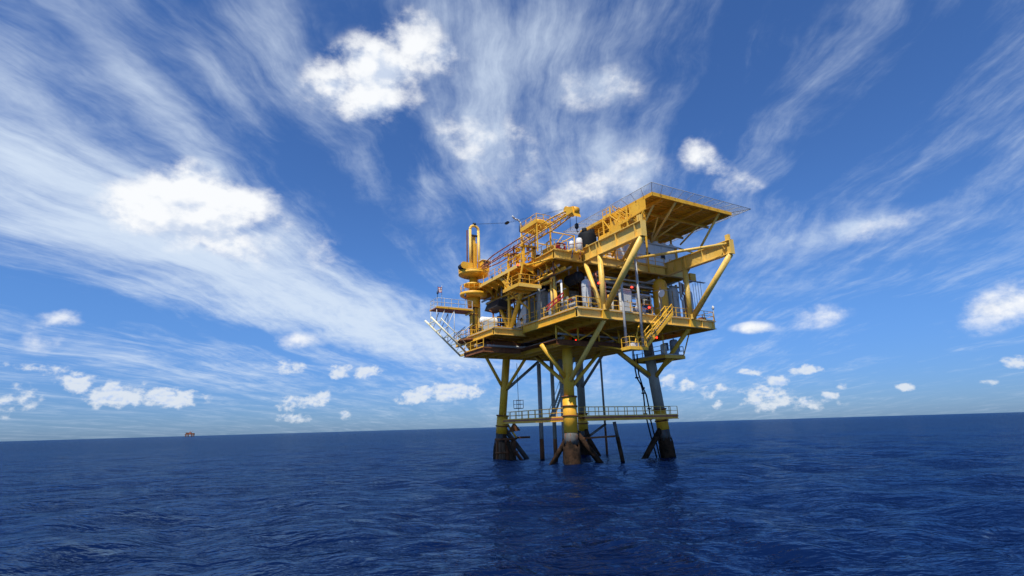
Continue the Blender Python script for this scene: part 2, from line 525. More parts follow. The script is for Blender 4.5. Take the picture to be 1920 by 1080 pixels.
PSI = 30.0
RIG0 = Vector((5.68, 56.8, 0.0))
CU, SU = math.cos(rad(PSI)), math.sin(rad(PSI))


def W(u, v, z=0.0):
    """platform axes (u along the front, v towards the back, z above the sea) to world"""
    return Vector((RIG0.x + CU * u - SU * v, RIG0.y + SU * u + CU * v, z))


def tag(o, label, cat, group=None):
    o['label'] = label
    o['category'] = cat
    o['kind'] = 'thing'
    if group:
        o['group'] = group
    return o


def thing(name, label, cat, at, group=None, rot=PSI, world=False):
    o = bpy.data.objects.new(name, None)
    o.empty_display_size = 0.4
    COL.objects.link(o)
    o.location = Vector(at) if world else W(*at)
    o.rotation_euler = (0, 0, rad(rot))
    o['_at'] = tuple(at)
    return tag(o, label, cat, group)


def mesh(name, mb, mat, origin=(0, 0, 0)):
    me = bpy.data.meshes.new(name)
    o = Vector(origin)
    me.from_pydata([tuple(Vector(q) - o) for q in mb.v], [], mb.f)
    me.polygons.foreach_set('use_smooth', np.array(mb.sm, bool))
    me.materials.append(M[mat] if isinstance(mat, str) else mat)
    me.update()
    return me


def part(parent, name, mb, mat, label=None):
    """a part (or sub-part) built in platform axes"""
    top = parent
    while top.parent:
        top = top.parent
    o = bpy.data.objects.new(name, mesh(name, mb, mat, top['_at']))
    COL.objects.link(o)
    o.parent = parent
    if label:
        o['label'] = label
    return o


def one(name, label, cat, at, mb, mat, group=None):
    """a thing that is one mesh"""
    o = bpy.data.objects.new(name, mesh(name, mb, mat, at))
    COL.objects.link(o)
    o.location = W(*at)
    o.rotation_euler = (0, 0, rad(PSI))
    return tag(o, label, cat, group)


def lerp(a, b, t):
    return tuple(a[i] + (b[i] - a[i]) * t for i in range(3))


def dist(a, b):
    return math.dist(a, b)


def railing(parent, pts, h=1.08, mat='yellow', step=1.5, r=0.03, toe=True):
    """two rails and a toe plate as one part, each post its own sub-part"""
    m = MB()
    posts = []
    for a, b in zip(pts[:-1], pts[1:]):
        for k in (0.52, 1.0):
            m.tube((a[0], a[1], a[2] + h * k), (b[0], b[1], b[2] + h * k), r, n=6)
        if toe:
            m.bar((a[0], a[1], a[2] + 0.06), (b[0], b[1], b[2] + 0.06), 0.012, 0.12)
        n = max(1, round(dist(a, b) / step))
        for i in range(n + 1):
            posts.append(lerp(a, b, i / n))
    rail = part(parent, 'handrail', m, mat)
    seen = []
    for q in posts:
        if all(dist(q, w) > 0.2 for w in seen):
            seen.append(q)
            part(rail, 'post', MB().bar(q, (q[0], q[1], q[2] + h), r * 2.1, r * 2.1), mat)
    return rail


# ------------------------------------------------------------------ jacket in the sea
LEG_W = dict(A=(-0.2, 15.4), B=(0.0, 0.0), C=(14.15, 0.55), D=(12.9, 14.9))
LEG_T = dict(A=(0.5, 14.0), B=(0.55, 0.6), C=(12.6, 0.75), D=(12.2, 14.0))
ZT = 14.0


def leg_at(k, z):
    t = z / ZT
    return (LEG_W[k][0] + (LEG_T[k][0] - LEG_W[k][0]) * t, LEG_W[k][1] + (LEG_T[k][1] - LEG_W[k][1]) * t, z)


def build_jacket():
    t = thing('platform_jacket', 'four legged tubular steel jacket standing in the sea under the decks', 'jacket', (6.5, 7.5, 0))
    spec = dict(A=(0.50, 0.72, 5.4, 'yellow'), B=(0.56, 0.74, 6.9, 'yellow'), C=(0.62, 0.72, 5.5, 'grey'), D=(0.54, 0.70, 5.5, 'grey'))
    for k, (r, rs, zs, mt) in spec.items():
        lg = part(t, 'leg', MB().tube(leg_at(k, zs), leg_at(k, 13.98), r, n=20), mt,
                  'grey painted leg' if mt == 'grey' else 'yellow painted leg')
        part(lg, 'sleeve', MB().tube(leg_at(k, 3.2), leg_at(k, zs), rs, n=20), 'amber')
        for zc in ((zs, zs - 1.0, zs - 2.0) if k == 'B' else (zs, zs - 1.3)):
            part(lg, 'collar_ring', MB().tube(leg_at(k, zc - 0.07), leg_at(k, zc + 0.07), rs + 0.1, n=20), 'rust')
        part(lg, 'splash_band', MB().tube(leg_at(k, 2.0), leg_at(k, 3.2), rs - 0.02, n=20), 'splash')
        m = MB()
        n, rows = 22, 12
        vs = []
        for i in range(rows + 1):
            z = -1.5 + 3.6 * i / rows
            c = leg_at(k, z)
            for j in range(n):
                a = 2 * math.pi * j / n
                rr = rs + 0.10 + 0.10 * random.random() - (0.10 if i == rows else 0)
                vs.append((c[0] + rr * math.cos(a), c[1] + rr * math.sin(a), z + (random.random() - .5) * (.9 if i == rows else .14)))
        m._add(vs, [(i * n + j, i * n + (j + 1) % n, (i + 1) * n + (j + 1) % n, (i + 1) * n + j) for i in range(rows) for j in range(n)], True)
        part(lg, 'growth_band', m, 'growth', 'dark marine growth at the waterline')

    def brace(p, q, r, mat='pale'):
        part(t, 'brace', MB().tube(p, q, r, n=12), mat)
    # from the leg tops out to the decks
    brace(leg_at('B', 8.3), (0.05, -6.6, 13.98), 0.25)
    brace(leg_at('B', 8.5), (-3.0, 0.3, 12.35), 0.22, 'yellow')
    brace(leg_at('B', 7.6), (5.2, 0.7, 11.98), 0.2, 'yellow')
    brace(leg_at('B', 8.0), (0.6, 7.0, 11.98), 0.22, 'yellow')
    brace(leg_at('A', 8.6), (-2.6, 14.2, 12.9), 0.2, 'yellow')
    brace(leg_at('A', 8.4), (5.6, 14.1, 12.6), 0.2, 'grey')
    brace(leg_at('A', 8.3), (0.5, 9.6, 11.98), 0.2, 'yellow')
    brace(leg_at('C', 9.2), (8.2, 0.6, 11.98), 0.22, 'yellow')
    brace(leg_at('C', 9.0), (12.35, -6.2, 13.98), 0.24, 'yellow')
    brace(leg_at('C', 8.8), (12.4, 7.4, 13.98), 0.2, 'grey')
    brace(leg_at('D', 8.8), (6.9, 14.0, 13.98), 0.2, 'grey')
    brace(leg_at('D', 8.8), (12.3, 7.6, 13.98), 0.2, 'grey')
    # splayed braces that run down into the water
    brace(leg_at('B', 3.9), (6.3, 0.3, -2.6), 0.32, 'growth')
    brace(leg_at('B', 3.3), (0.0, 7.0, -2.9), 0.28, 'growth')
    brace((2.1, 0.1, 3.4), (5.3, 2.4, -0.4), 0.22, 'growth')
    brace((2.6, 0.05, 2.9), (4.8, 0.1, 4.0), 0.13, 'splash')
    brace(leg_at('C', 3.7), (8.0, 0.5, -2.6), 0.32, 'growth')
    brace(leg_at('C', 3.5), (13.6, 6.0, -2.4), 0.2, 'growth')
    brace(leg_at('A', 4.2), (6.0, 15.2, -2.8), 0.3, 'splash')
    brace(leg_at('A', 3.6), (0.0, 9.4, -2.6), 0.2, 'growth')
    brace(leg_at('D', 3.6), (7.5, 15.0, -2.6), 0.2, 'growth')
    brace(leg_at('D', 3.6), (13.0, 9.5, -2.6), 0.2, 'growth')
    brace(leg_at('C', 3.2), (9.2, 1.6, -1.8), 0.2, 'growth')
    brace(leg_at('B', 3.4), (2.6, 4.6, -1.6), 0.2, 'growth')
    brace(leg_at('A', 3.4), (3.0, 13.4, -1.6), 0.2, 'rust')
    brace((1.4, 0.2, 2.6), (5.4, -0.6, 2.7), 0.1, 'rust')
    # well conductors and risers
    def pipe_down(u, v, z1, r, mat, lo=2.4, du=0.0):
        c = part(t, 'conductor_pipe', MB().tube((u + du * lo, v, lo), (u + du * z1, v, z1), r, n=12), mat)
        part(c, 'growth_band', MB().tube((u - du, v, -1.2), (u + du * lo, v, lo), r * 1.12, r * 1.02, n=12), 'rust')
        return c
    pipe_down(4.45, 12.6, 12.0, 0.27, 'steel')
    pipe_down(4.35, 9.4, 12.0, 0.24, 'grey')
    pipe_down(4.9, 8.2, 12.0, 0.26, 'steel')
    pipe_down(15.6, 13.4, 13.0, 0.15, 'grey', 3.4)
    pipe_down(7.2, 10.6, 12.0, 0.12, 'steel')
    # slanted fender post hung from the walkway
    f = part(t, 'fender_post', MB().tube((5.6, -0.75, 2.6), (5.35, -0.7, 4.2), 0.19, n=12), 'splash')
    part(f, 'growth_band', MB().tube((6.1, -0.95, -0.9), (5.6, -0.75, 2.6), 0.22, n=12), 'growth')
    return t


build_jacket()


def build_walkway():
    t = thing('access_walkway', 'rusty orange access walkway with rails joining the legs above the water', 'walkway', (6.5, 0.2, 4.3))
    zt = 4.75
    runs = [((1.0, -0.75), (15.1, -0.12)), ((0.6, 1.0), (0.35, 14.2))]
    for (u0, v0), (u1, v1) in runs:
        L = dist((u0, v0), (u1, v1))
        du, dv = (u1 - u0) / L, (v1 - v0) / L
        nx, ny = -dv, du
        for s in (-0.5, 0.5):
            part(t, 'beam', MB().ibeam((u0 + nx * s, v0 + ny * s, zt - 0.17), (u1 + nx * s, v1 + ny * s, zt - 0.17), 0.32, 0.18), 'amber')
            part(t, 'top_channel', MB().bar((u0 + nx * s, v0 + ny * s, zt - 0.08), (u1 + nx * s, v1 + ny * s, zt - 0.06), 0.21, 0.13), 'redlead')
            part(t, 'lower_flange', MB().bar((u0 + nx * s, v0 + ny * s, zt - 0.36), (u1 + nx * s, v1 + ny * s, zt - 0.36), 0.26, 0.05), 'amber')
        n = int(L / 1.2)
        for i in range(n):
            a, b = i / n * L + 0.01, (i + 1) / n * L - 0.01
            part(t, 'grating_panel', MB().bar((u0 + du * a, v0 + dv * a, zt + 0.03), (u0 + du * b, v0 + dv * b, zt + 0.03), 1.05, 0.05), 'redlead')
        for s in (-0.52, 0.52):
            railing(t, [(u0 + nx * s, v0 + ny * s, zt + 0.05), (u1 + nx * s, v1 + ny * s, zt + 0.05)], 1.0, 'pale' if s < 0 else 'yellow', 1.4, 0.028)
    return t


build_walkway()


def build_small_bits_low():
    # rusty boat bumper at the far left leg
    t = thing('boat_bumper', 'rusty brown boat bumper of timbers around the left leg at the waterline', 'bumper', (-0.4, 14.6, 0))
    for i, (u, v) in enumerate(((-1.05, 14.4), (-0.85, 14.0), (-0.55, 13.75), (-0.1, 13.7), (0.4, 13.75), (0.85, 13.9), (1.2, 14.2), (1.5, 14.6))):
        part(t, 'timber', MB().bar((u, v, -1.0), (u + 0.05, v + 0.03, 2.35 - 0.12 * (i % 3)), 0.33, 0.3), 'wood' if i % 3 else 'rust')
    part(t, 'top_frame', MB().pipe([(-1.35, 14.4, 2.5), (-0.6, 13.65, 2.5), (0.9, 13.75, 2.5), (1.9, 14.6, 2.5)], 0.13), 'rust')
    part(t, 'lower_frame', MB().pipe([(-1.35, 14.35, 0.9), (-0.6, 13.55, 0.9), (0.9, 13.65, 0.9), (1.95, 14.5, 0.9)], 0.11), 'rust')
    part(t, 'stay', MB().tube((1.9, 14.5, 2.5), (0.8, 15.0, 4.4), 0.14), 'pale')
    part(t, 'gusset_plate', MB().poly([(0.6, 14.4, 3.3), (2.3, 14.2, 3.5), (1.4, 14.3, 4.6)], 0.05, (0, 1, 0)), 'rust')
    part(t, 'ledge', MB().box((1.9, 14.0, 2.5), (3.6, 14.5, 2.75)), 'rust')
    # hanging cage under the cellar deck beside the left leg
    t = thing('ladder_cage', 'small railed cage hanging on a thin rod beside the left leg', 'cage', (1.5, 13.2, 6.2))
    part(t, 'rod', MB().tube((1.55, 13.2, 5.2), (1.45, 13.2, 12.0), 0.035, n=6), 'dark')
    part(t, 'floor_grating', MB().box((1.05, 12.8, 6.2), (2.0, 13.6, 6.28)), 'dark')
    for h in (0.5, 1.0):
        part(t, 'guard_rail', MB().pipe([(1.05, 12.8, 6.25 + h), (2.0, 12.8, 6.25 + h), (2.0, 13.6, 6.25 + h), (1.05, 13.6, 6.25 + h)], 0.03, 6), 'redlead')
    for u, v in ((1.05, 12.8), (2.0, 12.8), (2.0, 13.6), (1.05, 13.6)):
        part(t, 'post', MB().bar((u, v, 6.28), (u, v, 7.3), 0.05, 0.05), 'dark')
    # stair from the walkway up to the cellar deck behind the near leg
    t = thing('walkway_stair', 'steep grey stair climbing from the low walkway to the cellar deck', 'stair', (3.4, 6.3, 4.8))
    a, b = (1.6, 5.8, 4.8), (5.3, 6.1, 12.0)
    for s in (-0.35, 0.35):
        part(t, 'stringer', MB().bar((a[0], a[1] + s, a[2]), (b[0], b[1] + s, b[2]), 0.06, 0.26), 'grey')
    for i in range(26):
        p = lerp(a, b, (i + 0.5) / 26)
        part(t, 'tread', MB().box((p[0] - 0.12, p[1] - 0.32, p[2] - 0.02), (p[0] + 0.12, p[1] + 0.32, p[2] + 0.02)), 'steel')
    for s in (-0.37, 0.37):
        part(t, 'hand_rail', MB().tube((a[0], a[1] + s, a[2] + 1.0), (b[0], b[1] + s, b[2] + 1.0), 0.03, n=6), 'grey')
    # black hoses by the right leg
    for nm, pts in (('left', [(10.6, 1.0, 12.0), (10.6, 1.0, 10.2), (10.75, 1.0, 9.2), (11.3, 1.0, 8.4), (11.55, 1.0, 7.4), (11.6, 1.0, 5.0), (12.1, 1.0, 2.6), (12.9, 1.0, -0.6)]),
                    ('right', [(11.0, 0.9, 12.0), (11.0, 0.9, 9.6), (11.55, 0.95, 8.0), (12.0, 1.0, 7.2), (12.25, 1.0, 5.6), (12.3, 1.0, 4.4), (12.9, 1.0, 1.6), (13.35, 1.0, -0.6)])):
        m = MB().pipe(pts, 0.085, 8)
        h = thing('riser_hose', 'black riser hose running down into the sea, %s grey leg' % ('farther from the' if nm == 'left' else 'closer to the'), 'hose', pts[0], 'riser hoses')
        part(h, 'hose', m, 'hose')
        for q in (pts[2], pts[4], pts[5]):
            part(h, 'clamp', MB().box((q[0] - .15, q[1] - .15, q[2] - .09), (q[0] + .15, q[1] + .15, q[2] + .09)), 'dark')


build_small_bits_low()


# ------------------------------------------------------------------ decks
def build_cellar_deck():
    t = thing('cellar_deck', 'low dark cellar deck hung beneath the production deck with trussed side', 'deck', (0.4, 4.0, 12.0))
    u0, u1, v0, v1, z0 = -7.5, 8.3, -2.3, 10.0, 12.0
    part(t, 'edge_girder', MB().ibeam((u0, v1, z0 + .25), (u1, v1, z0 + .25), 0.5, 0.25), 'yellow')
    part(t, 'edge_girder', MB().ibeam((u1, v0, z0 + .25), (u1, v1, z0 + .25), 0.5, 0.25), 'yellow')
    part(t, 'edge_girder', MB().ibeam((-2.8, v0, z0 + .25), (u1, v0, z0 + .25), 0.5, 0.25), 'rust')  # rust coat on these three girders paints in the shade from the deck above
    part(t, 'edge_girder', MB().ibeam((u0, 5.0, z0 + .25), (u0, v1, z0 + .25), 0.5, 0.25), 'rust')
    part(t, 'edge_girder', MB().ibeam((u0, 5.0, z0 + .25), (-2.8, 5.0, z0 + .25), 0.5, 0.25), 'rust')
    for i in range(10):
        u = u0 + 1.4 + i * 1.5
        part(t, 'joist', MB().ibeam((u, 5.0 if u < -2.8 else v0, z0 + .26), (u, v1, z0 + .26), 0.42, 0.18), 'amber')
    part(t, 'floor_plate', MB().box((-2.8, v0, z0 + .502), (u1, v1, z0 + .56)), 'rust')
    part(t, 'floor_plate', MB().box((u0, 5.0, z0 + .502), (-2.802, v1, z0 + .56)), 'rust')
    # truss between the cellar deck and the deck above, on its right and front side
    n = 5
    for i in range(n + 1):
        v = v0 + (v1 - v0) * i / n
        part(t, 'truss_post', MB().tube((u1, v, z0 + .56), (u1, v, 14.0), 0.10, n=8), 'yellow')
        if i < n:
            w = v0 + (v1 - v0) * (i + 1) / n
            a, b = ((u1, v, z0 + .56), (u1, w, 14.0)) if i % 2 else ((u1, v, 14.0), (u1, w, z0 + .56))
            part(t, 'truss_diagonal', MB().tube(a, b, 0.08, n=8), 'yellow')
    for i in range(4):
        ua, ub = -2.8 + 11.1 * i / 4, -2.8 + 11.1 * (i + 1) / 4
        part(t, 'truss_diagonal', MB().tube((ua, v0, z0 + .56 if i % 2 else 14.0), (ub, v0, 14.0 if i % 2 else z0 + .56), 0.09, n=8), 'yellow')
        part(t, 'truss_post', MB().tube((ua, v0, z0 + .56), (ua, v0, 14.0), 0.1, n=8), 'yellow')
    # piping and skids that crowd the space
    for i, (ua, va, ub, vb, z, r, mt) in enumerate(((-6.5, 6, 7.5, 6, 12.9, .14, 'steel'), (-6, 7, 7, 7, 13.4, .18, 'rust'), (-2, -1.5, 7.6, -1.5, 13.3, .12, 'steel'), (-1, -1, -1, 9.5, 13.0, .16, 'grey'),
                                                    (3, -1.8, 3, 9, 13.5, .15, 'dark'), (5.5, -1.8, 5.5, 9, 12.95, .12, 'steel'), (-7, 8.2, 2, 8.2, 13.2, .2, 'grey'))):
        part(t, 'pipe_run', MB().tube((ua, va, z), (ub, vb, z), r, n=10), mt)
    part(t, 'sump_tank', MB().hcyl((-5.6, 6.4, 13.1), (-3.0, 6.4, 13.1), 0.5), 'rust')
    part(t, 'sump_tank', MB().hcyl((1.0, 2.0, 13.2), (4.2, 2.0, 13.2), 0.55), 'dark')
    part(t, 'pump_skid', MB().box((-1.6, 6.2, 12.56), (0.6, 8.4, 13.5)), 'dark')
    part(t, 'pump_skid', MB().box((5.2, 4.2, 12.56), (7.4, 6.6, 13.6)), 'rust')
    railing(t, [(u0, 5.0, z0 + .56), (u0, v1, z0 + .56)], 1.0, 'amber')


build_cellar_deck()

ZP = 14.9        # production deck steel, top


def build_production_deck():
    t = thing('production_deck', 'lower main deck of yellow girders and joists carrying the process equipment', 'deck', (6.3, 4.0, 14.0))
    zc = 14.44
    # deep boxed corner at the front left
    part(t, 'corner_girder', MB().ibeam((-3.3, -6.75, 14.43), (-0.45, -6.75, 14.43), 0.86, 0.5, 0.05, 0.06), 'pale')
    part(t, 'column_joint', MB().box((-0.43, -7.02, 13.98), (0.45, -6.48, 14.9)), 'yellow')
    part(t, 'front_girder', MB().ibeam((0.47, -6.75, zc), (11.75, -6.75, zc), 0.86, 0.4), 'pale')
    part(t, 'column_joint', MB().box((11.77, -7.02, 13.98), (12.63, -6.48, 14.9)), 'yellow')
    part(t, 'front_girder', MB().ibeam((12.65, -6.75, zc), (16.0, -6.75, zc), 0.86, 0.45), 'pale')
    part(t, 'side_girder', MB().ibeam((-3.3, -6.45, zc), (-3.3, 3.4, zc), 0.84, 0.35), 'yellow')
    part(t, 'side_girder', MB().ibeam((16.0, -6.5, zc), (16.0, 16.0, zc), 0.84, 0.35), 'yellow')
    part(t, 'jog_girder', MB().ibeam((-6.9, 3.6, zc - .35), (-3.0, 3.6, zc - .35), 0.7, 0.4), 'pale')
    part(t, 'side_girder', MB().ibeam((-6.9, 3.85, zc - .35), (-6.9, 13.8, zc - .35), 0.7, 0.35), 'yellow')
    part(t, 'rear_girder', MB().ibeam((-3.3, 16.0, zc), (16.0, 16.0, zc), 0.84, 0.35), 'yellow')
    for u in (0.5, 4.3, 8.5, 12.4):
        part(t, 'main_girder', MB().ibeam((u, -6.45, zc), (u, 15.75, zc), 0.82, 0.32), 'yellow')
    for i in range(14):
        v = -5.4 + i * 1.52
        part(t, 'joist', MB().ibeam((-3.1, v, zc + .12), (15.8, v, zc + .12), 0.4, 0.18), 'amber')
    for i in range(6):
        v = 4.8 + i * 1.6
        part(t, 'joist', MB().ibeam((-6.7, v, zc - .2), (-3.5, v, zc - .2), 0.36, 0.18), 'amber')
    part(t, 'floor_plate', MB().box((-3.4, -6.9, ZP), (16.1, 16.1, ZP + .06)), 'steel')
    part(t, 'floor_plate', MB().box((-7.0, 3.4, ZP - .42), (-3.5, 13.9, ZP - .36)), 'steel')
    # columns up to the next deck
    for u, v, r, mt in ((0.0, -6.75, .28, 'pale'), (12.2, -6.75, .28, 'pale')):
        part(t, 'front_column', MB().tube((u, v, ZP + .06), (u, v, 20.58), r, n=16), mt)
    for k, (u, v) in dict(A=(0.5, 14.0), B=(0.55, 0.6), C=(12.6, .75), D=(12.2, 14)).items():
        part(t, 'inner_column', MB().tube((u, v, ZP + .06), (u, v, 20.58), 0.56, n=18), 'amber')
    part(t, 'corner_brace', MB().tube((0.0, -4.25, 20.56), (-0.02, -6.45, 15.0), 0.24, n=14), 'pale')
    part(t, 'side_brace', MB().tube((-3.3, 2.3, 20.5), (-3.3, 6.2, 15.0), 0.26, n=12), 'yellow')
    part(t, 'side_brace', MB().tube((-3.3, 10.4, 20.5), (-3.3, 6.6, 15.0), 0.2, n=12), 'amber')
    part(t, 'side_post', MB().tube((-3.3, 6.4, ZP), (-3.3, 6.4, 20.5), 0.2, n=12), 'amber')
    part(t, 'side_post', MB().tube((-3.3, -0.2, ZP), (-3.3, -0.2, 20.5), 0.14, n=10), 'grey')
    # stiffener plates on the girder webs
    for u in (2.4, 4.6, 6.8, 9.0, 13.8, 15.6):
        part(t, 'stiffener', MB().box((u - .02, -6.93, 14.08), (u + .02, -6.78, 14.8)), 'pale')
    z = ZP + .06
    railing(t, [(-3.3, 3.4, z), (-3.3, -6.7, z), (-0.4, -6.7, z)], 1.08, 'yellow')
    railing(t, [(0.5, -6.7, z), (6.6, -6.7, z)], 1.08, 'yellow')
    railing(t, [(8.6, -6.7, z), (16.0, -6.7, z), (16.0, 4.0, z)], 1.08, 'yellow')
    railing(t, [(-6.9, 13.8, z - .42), (-6.9, 3.5, z - .42), (-3.4, 3.5, z - .42)], 1.08, 'amber')
    return t


build_production_deck()

ZU = 21.5


def build_upper_deck():
    t = thing('upper_deck', 'upper deck of yellow girders with two long cantilever beams reaching forward', 'deck', (6.0, 5.0, 20.6))
    zc = 21.05
    part(t, 'front_girder', MB().ibeam((-3.8, -4.1, zc), (-0.32, -4.1, zc), 0.9, 0.4), 'pale')
    part(t, 'front_girder', MB().ibeam((0.32, -4.1, zc), (11.88, -4.1, zc), 0.9, 0.4), 'pale')
    part(t, 'front_girder', MB().ibeam((12.52, -4.1, zc), (15.4, -4.1, zc), 0.9, 0.4), 'pale')
    part(t, 'side_girder', MB().ibeam((-3.8, -3.85, zc), (-3.8, 14.8, zc), 0.86, 0.35), 'amber')
    part(t, 'side_girder', MB().ibeam((15.4, -3.85, zc), (15.4, 14.8, zc), 0.86, 0.35), 'yellow')
    part(t, 'rear_girder', MB().ibeam((-3.8, 15.0, zc), (15.4, 15.0, zc), 0.86, 0.35), 'yellow')
    for u in (0.5, 4.3, 8.5, 12.3):
        part(t, 'main_girder', MB().ibeam((u, -3.85, zc), (u, 14.75, zc), 0.84, 0.32), 'amber')
    for i in range(12):
        v = -2.9 + i * 1.5
        part(t, 'joist', MB().ibeam((-3.6, v, zc + .12), (15.2, v, zc + .12), 0.4, 0.18), 'amber')
    part(t, 'floor_plate', MB().box((-3.9, -4.25, ZU), (15.5, 15.1, ZU + .06)), 'pale')
    # cantilever beams
    for u, mt in ((0.0, 'pale'), (12.2, 'pale')):
        bm = part(t, 'cantilever_beam', MB().ibeam((u, -3.88, 21.36), (u, -13.1, 21.36), 1.5, 0.58, 0.05, 0.07), mt)
        part(bm, 'end_plate', MB().box((u - .31, -13.18, 20.58), (u + .31, -13.11, 22.14)), 'pale')
        for v in (-12.2, -9.5, -6.98, -6.52, -5.4):
            part(bm, 'stiffener', MB().box((u - .27, v - .02, 20.69), (u + .27, v + .02, 22.03)), mt)
        part(bm, 'stop_block', MB().box((u - .14, -13.0, 22.115), (u + .14, -12.55, 22.75)), 'pale')
        part(bm, 'top_rail', MB().bar((u, -4.2, 22.17), (u, -12.4, 22.17), 0.12, 0.1), mt)
        part(t, 'raking_strut', MB().tube((u, -7.0, 14.98), (u, -12.85, 20.6), 0.3, n=16), 'pale')
        part(t, 'strut_foot', MB().box((u - .3, -7.3, 14.85), (u + .3, -7.03, 15.4)), 'pale')
    # flat bracing between the two beams
    part(t, 'tie_tube', MB().tube((5.6, -4.3, 21.6), (12.0, -12.7, 21.75), 0.16, n=12), 'pale')
    part(t, 'tie_tube', MB().tube((5.3, -4.3, 21.6), (0.3, -12.6, 21.6), 0.16, n=12), 'pale')
    part(t, 'stand_pipe', MB().tube((8.9, -4.5, 20.5), (8.9, -4.5, 25.6), 0.11, n=10), 'yellow')
    part(t, 'hanger_pipe', MB().tube((4.25, -7.3, 11.1), (4.25, -7.3, 20.6), 0.13, n=10), 'steel')
    part(t, 'hanger_pipe', MB().tube((2.0, -7.35, 11.0), (2.0, -7.35, 18.2), 0.13, n=10), 'steel')
    part(t, 'hanger_bracket', MB().bar((4.25, -7.3, 20.55), (4.25, -4.3, 20.55), 0.12, 0.12), 'yellow')
    part(t, 'hanger_bracket', MB().bar((2.0, -7.35, 18.1), (0.25, -6.8, 18.1), 0.12, 0.12), 'yellow')
    # hanging side gallery and mezzanine on the left
    z = ZU + .06
    g = part(t, 'side_gallery', MB().box((-5.6, -0.5, 20.75), (-4.0, 13.0, 20.85)), 'amber')
    for i in range(9):
        part(g, 'bracket', MB().poly([(-5.55, -0.3 + i * 1.62, 20.74), (-4.0, -0.3 + i * 1.62, 20.74), (-4.0, -0.3 + i * 1.62, 19.9)], 0.08, (0, 1, 0)), 'amber')
    part(g, 'edge_channel', MB().box((-5.72, -0.5, 20.55), (-5.6, 13.0, 20.9)), 'pale')
    mz = part(t, 'mezzanine', MB().box((-6.3, -1.0, 18.3), (-3.6, 2.2, 18.42)), 'amber')
    part(mz, 'edge_channel', MB().box((-6.35, -1.12, 18.1), (-3.6, -1.0, 18.45)), 'pale')
    part(mz, 'edge_channel', MB().box((-6.45, -1.1, 18.1), (-6.32, 2.2, 18.45)), 'amber')
    for i in range(2):
        part(mz, 'joist', MB().box((-6.3, -0.2 + i * 1.3, 18.06), (-3.6, -0.05 + i * 1.3, 18.29)), 'amber')
    for u, v in ((-6.2, -0.9), (-6.2, 2.0)):
        part(mz, 'hanger', MB().bar((u, v, 18.42), (u + .5, v, 20.6), 0.14, 0.14), 'yellow')
    for v in (1.6,):
        part(mz, 'knee_brace', MB().bar((-6.1, v, 18.1), (-3.5, v, 16.4), 0.16, 0.16), 'amber')
    part(t, 'hanging_brace', MB().tube((-5.2, 0.6, 20.7), (-4.0, -3.6, 20.65), .1, n=8), 'yellow')
    railing(t, [(-5.6, 13.0, 20.86), (-5.6, -0.4, 20.86), (-4.0, -0.4, 20.86)], 1.08, 'yellow')
    railing(t, [(-6.25, 2.1, 18.43), (-6.25, -1.0, 18.43), (-3.7, -1.0, 18.43)], 1.05, 'amber')
    railing(t, [(-3.75, -0.4, z), (-3.75, -4.15, z), (-0.4, -4.15, z)], 1.08, 'pale')
    railing(t, [(0.4, -4.15, z), (11.8, -4.15, z)], 1.08, 'yellow')
    railing(t, [(12.7, -4.15, z), (15.4, -4.15, z), (15.4, 6.0, z)], 1.08, 'yellow')
    # pipe runs below the plating
    for u, zz, r, mt in ((-2.9, 20.1, .13, 'steel'), (-2.2, 19.9, .18, 'amber'), (-1.4, 20.1, .12, 'grey'), (2.3, 20.0, .16, 'steel'), (6.5, 20.1, .13, 'dark'), (10.5, 20.0, .15, 'steel'), (13.8, 20.1, .12, 'grey')):
        part(t, 'pipe_run', MB().tube((u, -3.6, zz), (u, 14.4, zz), r, n=10), mt)
    for v, zz, r in ((-3.4, 19.6, .1), (-2.7, 19.4, .14)):
        part(t, 'pipe_run', MB().tube((1.0, v, zz), (15.0, v, zz), r, n=10), 'grey')
    # braces and pipes under the left edge
    rq = random.Random(21)
    for i in range(12):
        v = -3.4 + i * 1.25
        part(t, 'edge_knee', MB().bar((-3.7, v, 20.6), (-2.6, v + .1, 19.5), .12, .12), 'amber' if i % 2 else 'yellow')
        zz = rq.uniform(18.9, 20.2)
        part(t, 'edge_pipe', MB().pipe([(-3.5, v, 20.5), (-3.5, v, zz), (-3.5, v + rq.uniform(.6, 1.6), zz)], rq.choice((.05, .08, .11)), 8), rq.choice(('amber', 'yellow', 'rust', 'lightgrey')))
    for k, (u, zz, r, mt) in enumerate(((-3.55, 19.2, .1, 'amber'), (-3.2, 18.7, .14, 'yellow'), (-2.9, 19.5, .12, 'amber'), (-2.7, 18.3, .09, 'lightgrey'))):
        part(t, 'edge_header', MB().tube((u, -3.4 + k, zz), (u, 11.5, zz), r, n=10), mt)
    part(t, 'side_box', MB().box((15.45, -4.6, 20.3), (16.4, -3.4, 21.2)), 'amber')
    return t


build_upper_deck()


